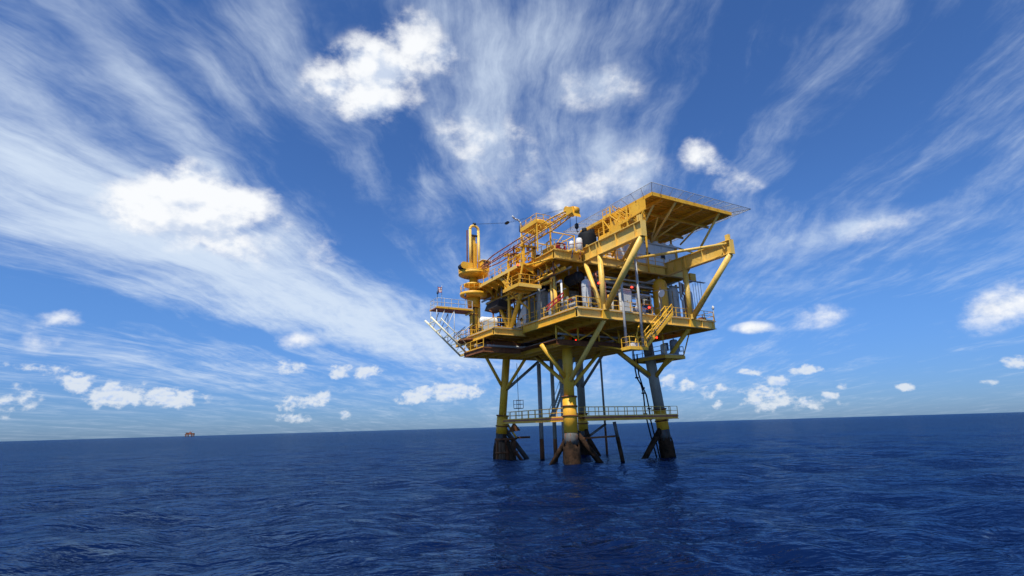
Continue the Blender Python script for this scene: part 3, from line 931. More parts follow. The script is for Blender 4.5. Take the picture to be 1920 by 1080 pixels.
def build_quarters():
    t = thing('quarters_block', 'pale grey boxy quarters module on the upper deck under the helideck', 'building', (10.6, 0.0, ZU + .06))
    u0, u1, v0, v1, z0, z1 = 5.9, 15.2, -2.9, 3.4, ZU + .06, 24.75
    part(t, 'core_wall', MB().box((u0 + .05, v0 + .05, z0), (u1 - .05, v1, z1 - .02)), 'offwhite')
    n = 8
    for i in range(n):
        a, b = u0 + (u1 - u0) * i / n + .015, u0 + (u1 - u0) * (i + 1) / n - .015
        part(t, 'wall_panel', MB().box((a, v0, z0 + .1), (b, v0 + .048, z1 - .15)), 'offwhite')
    for i in range(5):
        a, b = v0 + (v1 - v0) * i / 5 + .015, v0 + (v1 - v0) * (i + 1) / 5 - .015
        part(t, 'wall_panel', MB().box((u0, a + .05, z0 + .1), (u0 + .048, b, z1 - .15)), 'offwhite')
        part(t, 'wall_panel', MB().box((u1 - .048, a + .05, z0 + .1), (u1, b, z1 - .15)), 'offwhite')
    part(t, 'corner_post', MB().box((u1 - .02, v0 - .12, z0), (u1 + .28, v0 + .2, z1)), 'amber')
    rf = part(t, 'roof', MB().box((u0 - .2, v0 - .3, z1), (u1 + .35, v1 + .2, z1 + .18)), 'white')
    for i in range(7):
        part(rf, 'roof_vent', MB().box((u0 + .6 + i * 1.3, v0 - .22, z1 + .18), (u0 + 1.1 + i * 1.3, v0 + .1, z1 + .42)), 'white')
    d = part(t, 'door', MB().box((7.6, v0 - .03, z0 + .1), (8.5, v0 - .002, z0 + 2.1)), 'grey')
    part(d, 'handle', MB().box((8.35, v0 - .07, z0 + 1.05), (8.42, v0 - .032, z0 + 1.15)), 'dark')
    for a in (10.2, 12.6):
        w = part(t, 'window', MB().box((a, v0 - .035, z0 + 1.5), (a + .8, v0 - .002, z0 + 2.1)), 'lightgrey')
        part(w, 'pane', MB().box((a + .07, v0 - .05, z0 + 1.57), (a + .73, v0 - .037, z0 + 2.03)), 'dark')


build_quarters()


def build_helideck():
    t = thing('helideck', 'raised yellow helicopter deck with ribbed underside and outward safety net', 'helideck', (11.25, -3.6, 25.6))
    u0, u1, v0, v1, zb, zt = 5.0, 17.5, -9.85, 2.65, 27.0, 27.4
    part(t, 'edge_beam', MB().box((u0, v0, zb), (u1, v0 + .14, zt)), 'yellow')
    part(t, 'edge_beam', MB().box((u0, v1 - .14, zb), (u1, v1, zt)), 'yellow')
    part(t, 'edge_beam', MB().box((u0, v0 + .15, zb + .01), (u0 + .14, v1 - .15, zt)), 'amber')
    part(t, 'edge_beam', MB().box((u1 - .14, v0 + .15, zb + .01), (u1, v1 - .15, zt)), 'amber')
    n = 21
    w = (v1 - v0 - .32) / n
    for i in range(n):
        a = v0 + .16 + i * w
        part(t, 'deck_plank', MB().box((u0 + .16, a + .03, zt - .15), (u1 - .16, a + w - .03, zt - .004)), 'amber')
        part(t, 'plank_rib', MB().box((u0 + .16, a + w * .5 - .03, zb + .14), (u1 - .16, a + w * .5 + .03, zt - .152)), 'amber')
    for u in (6.6, 9.6, 12.6, 15.6):
        part(t, 'main_beam', MB().ibeam((u, v0 + .16, zb - .06), (u, v1 - .16, zb - .06), 0.38, 0.2), 'amber')
    for v in (-6.6, -2.6):
        part(t, 'cross_beam', MB().ibeam((u0 + .2, v, zb - .4), (u1 - .2, v, zb - .4), 0.28, 0.18), 'amber')
    part(t, 'deck_surface', MB().box((u0 + .02, v0 + .02, zt + .002), (u1 - .02, v1 - .02, zt + .02)), 'grey')
    # struts
    for p, q, r in (((8.65, -9.6, 27.0), (11.0, -3.25, 24.85), .14), ((15.6, -9.6, 27.0), (16.1, -3.6, 21.6), .14), ((11.0, -3.25, 24.95), (9.0, -6.6, 26.6), .1), ((11.0, -3.25, 24.95), (12.6, -6.6, 26.6), .1),
                    ((6.6, -3.3, 22.0), (6.6, -8.4, 26.8), .12), ((15.7, -3.4, 25.2), (15.6, -6.6, 26.6), .11), ((16.0, -5.5, 23.4), (15.5, -2.0, 25.5), .1)):
        part(t, 'strut', MB().tube(p, q, r, n=10), 'pale')
    for u, v in ((6.6, -2.6), (9.6, -2.6), (12.6, -2.6), (15.0, -2.6), (6.6, 2.2), (15.0, 2.2)):
        part(t, 'post', MB().tube((u, v, 24.95), (u, v, 26.5), .13, n=10), 'amber')
    # safety net frame
    def net(p, q, ox, oy, nseg):
        o = 1.5
        m = MB()
        a2, b2 = (p[0] + ox[0], p[1] + ox[1], zt + .1), (q[0] + oy[0], q[1] + oy[1], zt + .1)
        m.tube(a2, b2, .03, n=6)
        fr = part(t, 'net_frame', m, 'steel')
        for i in range(nseg + 1):
            s, e = lerp(p, q, i / nseg), lerp(a2, b2, i / nseg)
            part(fr, 'net_arm', MB().tube(s, e, .028, n=6), 'steel')
        wm = MB()
        for i in range(1, 9):
            wm.tube(lerp(p, a2, i / 9), lerp(q, b2, i / 9), .009, n=3, cap=False)
        for i in range(nseg * 9):
            wm.tube(lerp(p, q, i / (nseg * 9)), lerp(a2, b2, i / (nseg * 9)), .009, n=3, cap=False)
        nm = part(fr, 'netting', wm, 'lightgrey')
        nm['kind'] = 'stuff'
    z = zt - .05
    net((u0, v0, z), (u1, v0, z), (-1.5, -1.5), (1.5, -1.5), 10)
    net((u1, v0, z), (u1, v1, z), (1.5, -1.5), (1.5, 1.5), 10)
    net((u0, v1, z), (u0, v0, z), (-1.5, 1.5), (-1.5, -1.5), 10)
    net((u1, v1, z), (u0, v1, z), (1.5, 1.5), (-1.5, 1.5), 10)


build_helideck()


def flight(t, a, b, width, n, mat, rail_mat, side=(0, 1), railing_h=1.0, tread_mat='steel'):
    """straight stair flight from a to b; side is the sideways direction"""
    sx, sy = side
    for s in (-width / 2, width / 2):
        part(t, 'stringer', MB().bar((a[0] + sx * s, a[1] + sy * s, a[2]), (b[0] + sx * s, b[1] + sy * s, b[2]), 0.07, 0.3), mat)
    dx, dy = b[0] - a[0], b[1] - a[1]
    L = math.hypot(dx, dy)
    dx, dy = dx / L * .13, dy / L * .13
    for i in range(n):
        p = lerp(a, b, (i + .5) / n)
        h = width / 2 - .04
        c = [(p[0] + dx * i0 + sx * h * j0, p[1] + dy * i0 + sy * h * j0, p[2]) for i0, j0 in ((-1, -1), (1, -1), (1, 1), (-1, 1))]
        part(t, 'tread', MB().poly(c, 0.04, (0, 0, 1)), tread_mat)
    for s in (-width / 2, width / 2):
        rl = MB()
        for h in (railing_h * .5, railing_h):
            rl.tube((a[0] + sx * s, a[1] + sy * s, a[2] + h), (b[0] + sx * s, b[1] + sy * s, b[2] + h), .045, n=6)
        rp = part(t, 'stair_rail', rl, rail_mat)
        for i in range(5):
            p = lerp(a, b, i / 4)
            q = (p[0] + sx * s, p[1] + sy * s, p[2])
            part(rp, 'post', MB().bar(q, (q[0], q[1], q[2] + railing_h), .06, .06), rail_mat)


def build_stairs():
    t = thing('front_stair', 'bright yellow stair dropping from the front deck edge to a hung landing', 'stair', (5.0, -7.6, 11.0))
    flight(t, (3.7, -7.65, 11.1), (8.0, -7.65, 14.95), 0.95, 17, 'yellow', 'yellow')
    ld = part(t, 'landing', MB().box((1.7, -8.2, 11.0), (3.9, -7.0, 11.1)), 'yellow')
    part(ld, 'landing_edge', MB().box((1.65, -8.28, 10.9), (3.95, -8.2, 11.2)), 'yellow')
    part(ld, 'kick_plate', MB().box((1.62, -8.2, 10.9), (1.69, -7.0, 11.2)), 'yellow')
    railing(t, [(3.8, -8.22, 11.1), (1.66, -8.22, 11.1), (1.66, -7.05, 11.1)], 1.05, 'yellow', 1.1)
    part(t, 'landing_strut', MB().tube((3.0, -7.2, 11.0), (4.6, -6.7, 14.0), .07, n=8), 'yellow')
    part(t, 'landing_strut', MB().tube((1.9, -7.2, 11.0), (2.6, -2.4, 12.1), .09, n=8), 'yellow')
    one('landing_box', 'small white box lying on the hung stair landing', 'box', (2.7, -7.6, 11.11), MB().box((2.3, -7.9, 11.11), (3.2, -7.3, 11.62)), 'white')

    # helideck access tower
    t = thing('helideck_stair', 'yellow stair tower with landings climbing to the left edge of the helideck', 'stair tower', (3.2, -6.5, ZU))
    flight(t, (3.0, -4.6, ZU + .1), (3.0, -7.4, 24.2), 0.9, 13, 'amber', 'amber', (1, 0), 1.0, 'amber')
    flight(t, (4.3, -7.4, 24.3), (4.3, -4.9, 26.5), 0.9, 11, 'amber', 'amber', (1, 0), 1.0, 'amber')
    l1 = part(t, 'landing', MB().box((2.4, -8.7, 24.2), (4.9, -7.4, 24.32)), 'amber')
    part(l1, 'edge_channel', MB().box((2.32, -8.78, 24.05), (2.4, -7.4, 24.4)), 'yellow')
    l2 = part(t, 'landing', MB().box((3.5, -4.9, 26.4), (4.9, -3.6, 26.52)), 'amber')
    part(l2, 'edge_channel', MB().box((3.42, -4.95, 26.25), (3.5, -3.6, 26.6)), 'yellow')
    l3 = part(t, 'landing', MB().box((3.5, -4.5, 24.3), (4.9, -2.7, 24.42)), 'amber')
    part(l3, 'edge_channel', MB().box((3.42, -4.55, 24.15), (3.5, -2.7, 24.5)), 'yellow')
    for u, v, z1 in ((2.4, -8.6, 25.7), (2.4, -7.5, 25.4), (2.4, -5.9, 24.6), (3.46, -4.9, 27.2), (3.46, -3.6, 26.4), (4.8, -8.6, 25.6), (4.8, -3.6, 27.0), (3.46, -2.75, 24.3)):
        part(t, 'post', MB().bar((u, v, ZU + .08), (u, v, z1), 0.14, 0.14), 'yellow')
    for p, q in (((2.4, -8.6, 22.0), (2.4, -5.9, 24.0)), ((2.4, -7.5, 24.3), (3.4, -4.9, 26.3)), ((3.46, -4.9, 24.4), (3.46, -3.6, 26.2))):
        part(t, 'diagonal', MB().bar(p, q, 0.1, 0.1), 'yellow')
    part(t, 'side_plate', MB().box((2.36, -7.4, 23.1), (2.42, -5.9, 24.3)), 'amber')
    part(t, 'side_plate', MB().box((3.4, -6.3, 24.6), (3.46, -4.95, 25.5)), 'amber')
    part(t, 'wind_panel', MB().poly([(2.5, -8.85, 24.4), (2.5, -11.2, 24.6), (2.5, -11.2, 25.5), (2.5, -8.85, 25.7)], 0.06, (1, 0, 0)), 'yellow')
    part(t, 'panel_arm', MB().bar((2.5, -8.7, 24.3), (2.5, -11.2, 24.5), 0.12, 0.16), 'amber')
    part(t, 'panel_brace', MB().bar((2.5, -11.0, 24.45), (2.5, -8.6, 22.4), 0.1, 0.1), 'yellow')
    railing(t, [(2.38, -7.5, 24.33), (2.38, -8.7, 24.33), (4.85, -8.7, 24.33)], 1.05, 'amber', 1.0)
    railing(t, [(3.48, -3.6, 26.53), (3.48, -4.9, 26.53)], 0.8, 'amber', 0.8)
    railing(t, [(3.48, -2.7, 24.43), (3.48, -4.5, 24.43)], 1.05, 'amber', 0.8)

    t = thing('gallery_stair', 'short bright yellow stair between gallery and mezzanine on the left side', 'stair', (-5.2, 3.6, 18.42))
    flight(t, (-5.0, 2.0, 18.45), (-5.0, 4.9, 20.8), 0.9, 11, 'yellow', 'yellow', (1, 0))


build_stairs()


def build_leg_platform():
    t = thing('leg_platform', 'small brown platform wrapped around the grey leg below the main deck', 'platform', (12.6, -1.0, 11.2))
    part(t, 'floor_plate', MB().box((11.1, -3.4, 11.3), (14.3, 1.9, 11.4)), 'rust')
    for a, b in (((11.1, -3.4, 11.2), (14.3, -3.4, 11.2)), ((11.05, -3.3, 11.2), (11.05, 1.9, 11.2)), ((14.3, -3.3, 11.2), (14.3, 1.9, 11.2)), ((11.1, 1.95, 11.2), (14.3, 1.95, 11.2))):
        part(t, 'edge_channel', MB().bar(a, b, 0.16, 0.36), 'amber')
    part(t, 'hanger', MB().bar((14.2, -3.3, 11.3), (13.4, -5.4, 14.0), 0.1, 0.1), 'yellow')
    part(t, 'hanger', MB().bar((11.2, -3.3, 11.3), (11.2, -3.3, 14.0), 0.1, 0.1), 'yellow')
    part(t, 'hanger', MB().bar((11.2, 1.7, 11.3), (11.2, 1.7, 14.0), 0.1, 0.1), 'steel')
    part(t, 'knee_brace', MB().tube((12.8, -3.2, 11.1), leg_at('C', 9.4), .12, n=8), 'amber')
    railing(t, [(11.1, 1.8, 11.4), (11.1, -3.35, 11.4), (14.25, -3.35, 11.4), (14.25, 1.8, 11.4)], 1.05, 'steel')
    for (u, v, r, h), lab in (((13.6, -2.6, .48, 1.9), 'pale blue upright tank on the small platform at its outer corner'), ((12.0, -2.5, .36, 1.3), 'short white tank on the small platform close to the grey leg')):
        k = thing('chemical_tank', lab, 'tank', (u, v, 11.4), 'tanks on the leg platform')
        part(k, 'shell', MB().lathe((u, v, 11.48), [(r, 0), (r, h * .86), (r * .8, h * .96), (r * .2, h)], 18), 'blue' if r > .4 else 'white')
        part(k, 'skirt', MB().lathe((u, v, 11.4), [(r * .92, 0), (r * .92, .08)], 18), 'navy')
        part(k, 'side_box', MB().box((u + r * .8, v - .22, 12.0), (u + r + .22, v + .22, 12.9)), 'navy')
        part(k, 'fill_pipe', MB().tube((u, v, 11.4 + h), (u, v, 11.75 + h), .06, n=8), 'steel')


build_leg_platform()


def build_side_platform():
    t = thing('boat_platform', 'white and yellow trussed platform jutting out left of the crane column', 'platform', (-9.0, 10.5, 12.3))
    part(t, 'walkway_plate', MB().box((-11.2, 9.5, 17.6), (-6.6, 11.5, 17.7)), 'redlead')
    part(t, 'edge_channel', MB().box((-11.3, 9.4, 17.55), (-6.6, 9.5, 17.74)), 'amber')
    part(t, 'edge_channel', MB().box((-11.3, 11.5, 17.55), (-6.6, 11.6, 17.74)), 'amber')
    railing(t, [(-6.7, 9.45, 17.72), (-11.2, 9.45, 17.72), (-11.2, 11.5, 17.72), (-6.7, 11.5, 17.72)], 1.05, 'lightgrey', 0.85)
    A, B_ = (-7.3, 0, 12.35), (-11.9, 0, 16.4)
    for v in (9.5, 11.5):
        part(t, 'sloping_chord', MB().tube((A[0], v, A[2]), (B_[0], v, B_[2]), 0.11, n=12), 'cream')
    for i in range(5):
        p = lerp(A, B_, (i + .5) / 5)
        part(t, 'rung', MB().bar((p[0], 9.65, p[2]), (p[0], 11.35, p[2]), 0.1, 0.1), 'cream')
    for v in (9.55, 11.45):
        for k, (a, b) in enumerate((((-11.2, v, 17.45), lerp((A[0], v, A[2]), (B_[0], v, B_[2]), .85)), ((-9.0, v, 17.45), (-9.0, v, 13.95)), ((-9.0, v, 17.45), lerp((A[0], v, A[2]), (B_[0], v, B_[2]), .62)),
                                    ((-6.7, v, 16.0), (-9.1, v, 13.9)), ((-10.2, v, 17.45), lerp((A[0], v, A[2]), (B_[0], v, B_[2]), .78)))):
            part(t, 'lacing', MB().tube(a, b, 0.045, n=8), 'lightgrey')
    for v in (9.5, 11.5):
        part(t, 'upper_chord', MB().tube((-7.4, v, 13.5), (-10.7, v, 16.4), 0.055, n=8), 'cream')
        for i in range(5):
            part(t, 'web_bar', MB().tube(lerp((-7.4, v, 13.5), (-10.7, v, 16.4), (i + .1) / 4.4), lerp((A[0], v, A[2]), (B_[0], v, B_[2]), (i + .7) / 5.4), 0.028, n=5), 'cream')
    part(t, 'cross_tie', MB().bar((-7.35, 9.7, 12.4), (-7.35, 11.3, 12.4), 0.2, 0.25), 'pale')
    part(t, 'cross_tie', MB().bar((-6.6, 9.5, 17.5), (-6.6, 11.5, 17.5), 0.2, 0.25), 'pale')
    # flag and small lamps
    f = thing('flag', 'small red, white and blue flag flying above the left platform', 'flag', (-10.2, 10.5, 17.7))
    part(f, 'pole', MB().tube((-10.2, 10.5, 17.7), (-10.2, 10.5, 20.6), 0.03, n=6), 'steel')
    nst = 5
    for i in range(nst):
        m = MB()
        vs, fs = [], []
        za, zb = 19.7 + i * .13, 19.7 + (i + 1) * .13
        for j in range(9):
            q = j / 8
            du, dv = 0.8 * q, .16 * math.sin(q * 7)
            for zz in (za, zb):
                vs.append((-10.17 - du * .75, 10.5 - dv, zz - .12 * q + .3 * q * q))
        for j in range(8):
            fs.append((2 * j, 2 * j + 2, 2 * j + 3, 2 * j + 1))
        m._add(vs, fs, True)
        part(f, 'stripe', m, 'flagred' if i % 2 == 0 else 'white')
    part(f, 'canton', MB().poly([(-10.175, 10.47, 19.98), (-10.45, 10.38, 19.97), (-10.45, 10.38, 20.32), (-10.175, 10.47, 20.34)], 0.012, (0, -1, 0)), 'navy')
    for u, lab in ((-11.15, 'thin dark lamp post at the outer end of the left platform'), (-7.6, 'thin dark lamp post on the left platform nearest the crane')):
        k = thing('platform_lamp', lab, 'lamp post', (u, 9.45, 18.7), 'lamp posts on the left platform')
        part(k, 'pole', MB().tube((u, 9.45, 18.7), (u, 9.45, 19.2), .03, n=6), 'dark')
        part(k, 'lantern', MB().lathe((u, 9.45, 19.2), [(.06, 0), (.12, .06), (.12, .32), (.05, .42)], 10), 'navy')


build_side_platform()


# ------------------------------------------------------------------ crane
def build_crane():
    c = (-6.0, 10.5)
    t = thing('pedestal_crane', 'yellow pedestal crane with tall looped king post and boom laid over the deck', 'crane', (-6.0, 10.5, 12.5))
    pd = part(t, 'pedestal', MB().tube((*c, 12.56), (*c, 22.1), 0.52, n=20), 'yellow')
    part(pd, 'ladder', MB().bar((-5.45, 10.1, 14.6), (-5.45, 10.1, 19.4), 0.3, 0.08), 'pale')
    part(pd, 'base_platform', MB().lathe((*c, 13.9), [(1.7, 0), (1.95, .06), (1.95, .26), (0.6, .28)], 26), 'rust')
    part(pd, 'base_cone', MB().lathe((*c, 13.0), [(0.6, 0), (1.25, .85)], 20), 'amber')
    part(pd, 'ring_platform', MB().lathe((*c, 19.45), [(1.2, 0), (1.65, .22), (1.7, .55), (0.5, .6)], 26), 'amber')
    part(pd, 'ring_skirt', MB().lathe((*c, 18.2), [(0.72, 0), (0.85, 1.25)], 18), 'amber')
    part(pd, 'ring_platform', MB().lathe((*c, 20.85), [(0.9, 0), (1.25, .1), (1.25, .32), (0.5, .34)], 26), 'amber')
    for zz, rr_ in ((19.95, 1.62), (14.18, 1.88)):
        m = MB()
        for k in range(16):
            a0, a1 = 2 * math.pi * k / 16, 2 * math.pi * (k + 1) / 16
            p0, p1 = (c[0] + rr_ * math.cos(a0), c[1] + rr_ * math.sin(a0)), (c[0] + rr_ * math.cos(a1), c[1] + rr_ * math.sin(a1))
            for hh in (.5, 1.0):
                m.tube((*p0, zz + hh), (*p1, zz + hh), .022, n=5)
            m.tube((*p0, zz), (*p0, zz + 1.0), .022, n=5)
        part(pd, 'ring_rail', m, 'yellow')
    for zz in (15.6, 17.2, 18.1):
        part(pd, 'flange', MB().tube((*c, zz), (*c, zz + .1), .6, n=20), 'rust')
    for k in range(3):
        part(pd, 'hydraulic_line', MB().tube((-6.35 + .1 * k, 9.98, 14.3), (-6.35 + .1 * k, 9.98, 19.4), .03, n=6), 'dark')
    sl = part(t, 'slew_platform', MB().lathe((*c, 22.0), [(0.9, 0), (1.55, .2), (1.85, .35), (1.85, .62), (0.4, .64)], 26), 'amber')
    part(sl, 'deck_edge', MB().lathe((*c, 22.65), [(1.86, 0), (1.86, .1), (1.2, .12)], 26), 'yellow')
    hs = part(t, 'machinery_house', MB().box((-7.5, 9.7, 22.78), (-6.45, 11.7, 23.7)), 'yellow')
    part(hs, 'winch_drum', MB().tube((-7.7, 9.5, 23.2), (-7.7, 10.6, 23.2), 0.36, n=14), 'dark')
    part(hs, 'winch_flange', MB().tube((-7.7, 9.42, 23.2), (-7.7, 9.5, 23.2), 0.46, n=14), 'amber')
    cb = part(t, 'operator_cab', MB().box((-5.35, 9.2, 22.78), (-4.4, 10.6, 24.1)), 'amber')
    part(cb, 'cab_window', MB().box((-5.2, 9.17, 23.35), (-4.55, 9.198, 23.95)), 'dark')
    part(cb, 'cab_window', MB().box((-4.398, 9.35, 23.35), (-4.37, 10.4, 23.95)), 'dark')
    part(cb, 'cab_roof', MB().box((-5.45, 9.1, 24.1), (-4.3, 10.7, 24.2)), 'white')
    # king post: looped tube with a box column inside
    pts = [(-6.58, 10.1, 22.8), (-6.55, 10.2, 28.3)]
    for i in range(1, 8):
        a = math.pi * (1 - i / 8)
        pts.append((-5.97 + .58 * math.cos(a), 10.2, 28.3 + .55 * math.sin(a)))
    pts += [(-5.39, 10.2, 28.3), (-5.36, 10.1, 22.8)]
    kp = part(t, 'king_post', MB().pipe(pts, 0.17, 12), 'pale')
    part(kp, 'center_column', MB().box((-6.2, 10.3, 22.7), (-5.75, 10.75, 27.4)), 'yellow')
    part(kp, 'side_web', MB().box((-6.44, 10.36, 22.9), (-6.21, 10.5, 26.6)), 'amber')
    part(kp, 'side_web', MB().box((-5.74, 10.36, 22.9), (-5.52, 10.5, 26.6)), 'amber')
    part(kp, 'cross_tie', MB().box((-6.4, 10.12, 27.42), (-5.54, 10.34, 27.62)), 'dark')
    part(kp, 'head_sheave', MB().tube((-6.1, 10.2, 29.05), (-5.8, 10.2, 29.05), 0.22, n=14), 'dark')
    part(kp, 'ladder', MB().bar((-6.88, 10.4, 22.8), (-6.88, 10.4, 28.2), 0.06, 0.28), 'rust')
    # lattice boom, dark red foot section and yellow head section
    foot, tip = (-5.5, 9.3, 23.0), (-3.9, -7.4, 24.35)
    N = 16

    def sect(i):
        q = i / N
        p = lerp(foot, tip, q)
        w = 0.14 + 0.27 * min(1, q * 5, (1 - q) * 4 + .35)
        return [(p[0] + a * w, p[1], p[2] + b * w) for a, b in ((-1, -1), (1, -1), (1, 1), (-1, 1))]
    for nm, i0, i1, mt in (('boom_foot', 0, 8, 'redlead'), ('boom_head', 8, N, 'yellow')):
        m = MB()
        for i in range(i0, i1):
            a, b = sect(i), sect(i + 1)
            for k in range(4):
                m.tube(a[k], b[k], 0.07, n=6)
        bo = part(t, nm, m, mt)
        for i in range(i0, i1):
            a, b = sect(i), sect(i + 1)
            lm = MB()
            for k in range(4) if i0 else (1, 3):
                j = (k + 1) % 4
                lm.tube(a[k] if i % 2 else a[j], b[j] if i % 2 else b[k], 0.035 if i0 else 0.022, n=5)
                if i0:
                    lm.tube(a[k], a[j], 0.03, n=5)
            part(bo, 'lacing', lm, mt)
    hd = part(t, 'boom_point', MB().poly([(-4.3, -7.2, 24.0), (-4.3, -8.2, 24.0), (-4.3, -8.5, 23.5), (-4.3, -8.2, 24.6), (-4.3, -7.2, 24.9)], 0.8, (1, 0, 0)), 'yellow')
    part(hd, 'sheave', MB().tube((-4.2, -8.1, 24.25), (-3.6, -8.1, 24.25), 0.42, n=16), 'amber')
    part(hd, 'sheave', MB().tube((-4.2, -7.0, 24.75), (-3.6, -7.0, 24.75), 0.34, n=16), 'amber')
    part(t, 'hook_line', MB().tube((-4.0, -8.45, 24.1), (-3.7, -8.0, 23.0), 0.025, n=5), 'dark')
    part(t, 'hook_line', MB().tube((-3.75, -7.1, 24.3), (-3.6, -6.8, 22.7), 0.025, n=5), 'dark')
    hk = part(t, 'hook_block', MB().lathe((-3.7, -8.0, 22.4), [(.06, 0), (.2, .15), (.2, .5), (.06, .62)], 12), 'dark')
    part(hk, 'hook', MB().pipe([(-3.7, -8.0, 22.4), (-3.7, -8.0, 22.2), (-3.62, -8.0, 22.08), (-3.54, -8.0, 22.18)], .04, 6), 'dark')
    m = MB()
    a, b, d = (-5.95, 10.1, 29.05), (-4.9, 3.6, 27.05), (-4.0, -7.0, 24.9)
    for o in (-.12, .12):
        m.tube((a[0] + o, a[1], a[2]), (b[0] + o, b[1], b[2]), .012, n=5)
        m.tube((b[0] + o, b[1], b[2]), (d[0] + o, d[1], d[2]), .012, n=5)
    pn = part(t, 'pendant_line', m, 'dark')
    part(pn, 'bridle_block', MB().box((-5.05, 3.3, 26.95), (-4.75, 3.9, 27.15)), 'charcoal')
    # boom rest on the upper deck
    t = thing('boom_rest', 'yellow frame on the deck edge that carries the laid down crane boom', 'boom rest', (-4.3, 0.5, ZU + .06))
    for u, v in ((-4.9, 3.6), (-3.5, 3.6), (-4.9, 0.2), (-3.5, 0.2)):
        part(t, 'post', MB().bar((u, v, 20.9), (u + (.1 if u < -4 else -.1), v, 23.1), 0.2, 0.2), 'yellow')
    for v in (3.6, 0.2):
        part(t, 'cap_beam', MB().bar((-5.2, v, 23.15), (-3.2, v, 23.15), 0.26, 0.24), 'yellow')
        part(t, 'cross_brace', MB().bar((-4.8, v, 21.6), (-3.6, v, 23.0), 0.1, 0.1), 'amber')
    part(t, 'side_beam', MB().bar((-4.85, 3.5, 22.4), (-4.85, 0.3, 22.4), 0.16, 0.2), 'amber')
    part(t, 'side_beam', MB().bar((-3.55, 3.5, 22.9), (-3.55, 0.3, 22.9), 0.16, 0.2), 'yellow')
    bx = part(t, 'winch_platform', MB().box((-5.0, -2.9, 24.75), (-3.2, 0.4, 24.9)), 'amber')
    part(bx, 'winch', MB().hcyl((-4.6, -1.0, 25.25), (-3.6, -1.0, 25.25), .32), 'yellow')
    part(bx, 'winch', MB().hcyl((-4.5, -2.3, 25.2), (-3.7, -2.3, 25.2), .26), 'yellow')
    part(bx, 'side_plate', MB().box((-5.06, -2.9, 24.72), (-5.0, 0.4, 25.2)), 'yellow')
    for u, v in ((-4.95, 0.3), (-3.25, 0.3), (-4.95, -2.8), (-3.25, -2.8)):
        part(bx, 'leg', MB().bar((u, v, ZU + .06), (u, v, 24.75), .12, .12), 'yellow')
    rb = random.Random(9)
    for i in range(22):
        u, v, zz = rb.uniform(-5.4, -2.6), rb.uniform(-2.4, 5.2), rb.uniform(21.7, 23.4)
        if i % 3 == 0:
            part(t, 'pipe_spool', MB().pipe([(u, v, 21.58), (u, v, zz), (u + rb.uniform(-.6, .9), v - rb.uniform(.4, 1.4), zz)], rb.choice((.05, .07, .1)), 8), rb.choice(('amber', 'rust', 'lightgrey', 'yellow')))
        elif i % 3 == 1:
            part(t, 'stay', MB().bar((u, v, zz), (u + rb.uniform(-.5, .5), v + rb.uniform(-1.8, 1.8), zz + rb.uniform(-.6, 1.0)), .08, .08), rb.choice(('amber', 'yellow', 'pale')))
        else:
            part(t, 'side_box', MB().box((u, v, zz), (u + rb.uniform(.2, .5), v + rb.uniform(.2, .6), zz + rb.uniform(.2, .5))), rb.choice(('amber', 'yellow', 'white', 'rust')))
    railing(t, [(-3.22, -2.85, 24.9), (-4.98, -2.85, 24.9), (-4.98, 0.35, 24.9)], 0.9, 'yellow', 1.0)


build_crane()


# ------------------------------------------------------------------ equipment on the decks
def vessel(name, label, cat, u, v, z0, z1, r, mat, legs=True, group=None, trim='steel', n=20):
    t = thing(name, label, cat, (u, v, z0), group)
    zl = z0 + (0.55 if legs else 0.06)
    h = z1 - zl
    part(t, 'shell', MB().lathe((u, v, zl), [(r * .35, 0), (r * .85, .07 * h), (r, .14 * h), (r, .86 * h), (r * .85, .94 * h), (r * .35, h)], n), mat)
    if legs:
        for a in (45, 135, 225, 315):
            x, y = u + r * .8 * math.cos(rad(a)), v + r * .8 * math.sin(rad(a))
            part(t, 'leg', MB().bar((x, y, z0), (x, y, zl + .2 * h), .1, .1), trim)
    else:
        part(t, 'skirt', MB().lathe((u, v, z0), [(r * 1.08, 0), (r * 1.08, .08), (r * .9, .1)], n), trim)
    for k in (.3, .7):
        part(t, 'band', MB().lathe((u, v, zl + k * h), [(r + .02, 0), (r + .02, .06)], n), trim)
    part(t, 'nozzle', MB().tube((u, v, z1 - .02), (u, v, z1 + .3), .09, n=8), trim)
    part(t, 'level_pipe', MB().pipe([(u - r * .7, v - r * .72, zl + .2 * h), (u - r * .7 - .12, v - r * .72 - .14, zl + .2 * h), (u - r * .7 - .12, v - r * .72 - .14, zl + .75 * h), (u - r * .7, v - r * .72, zl + .75 * h)], .035, 6), trim)
    return t


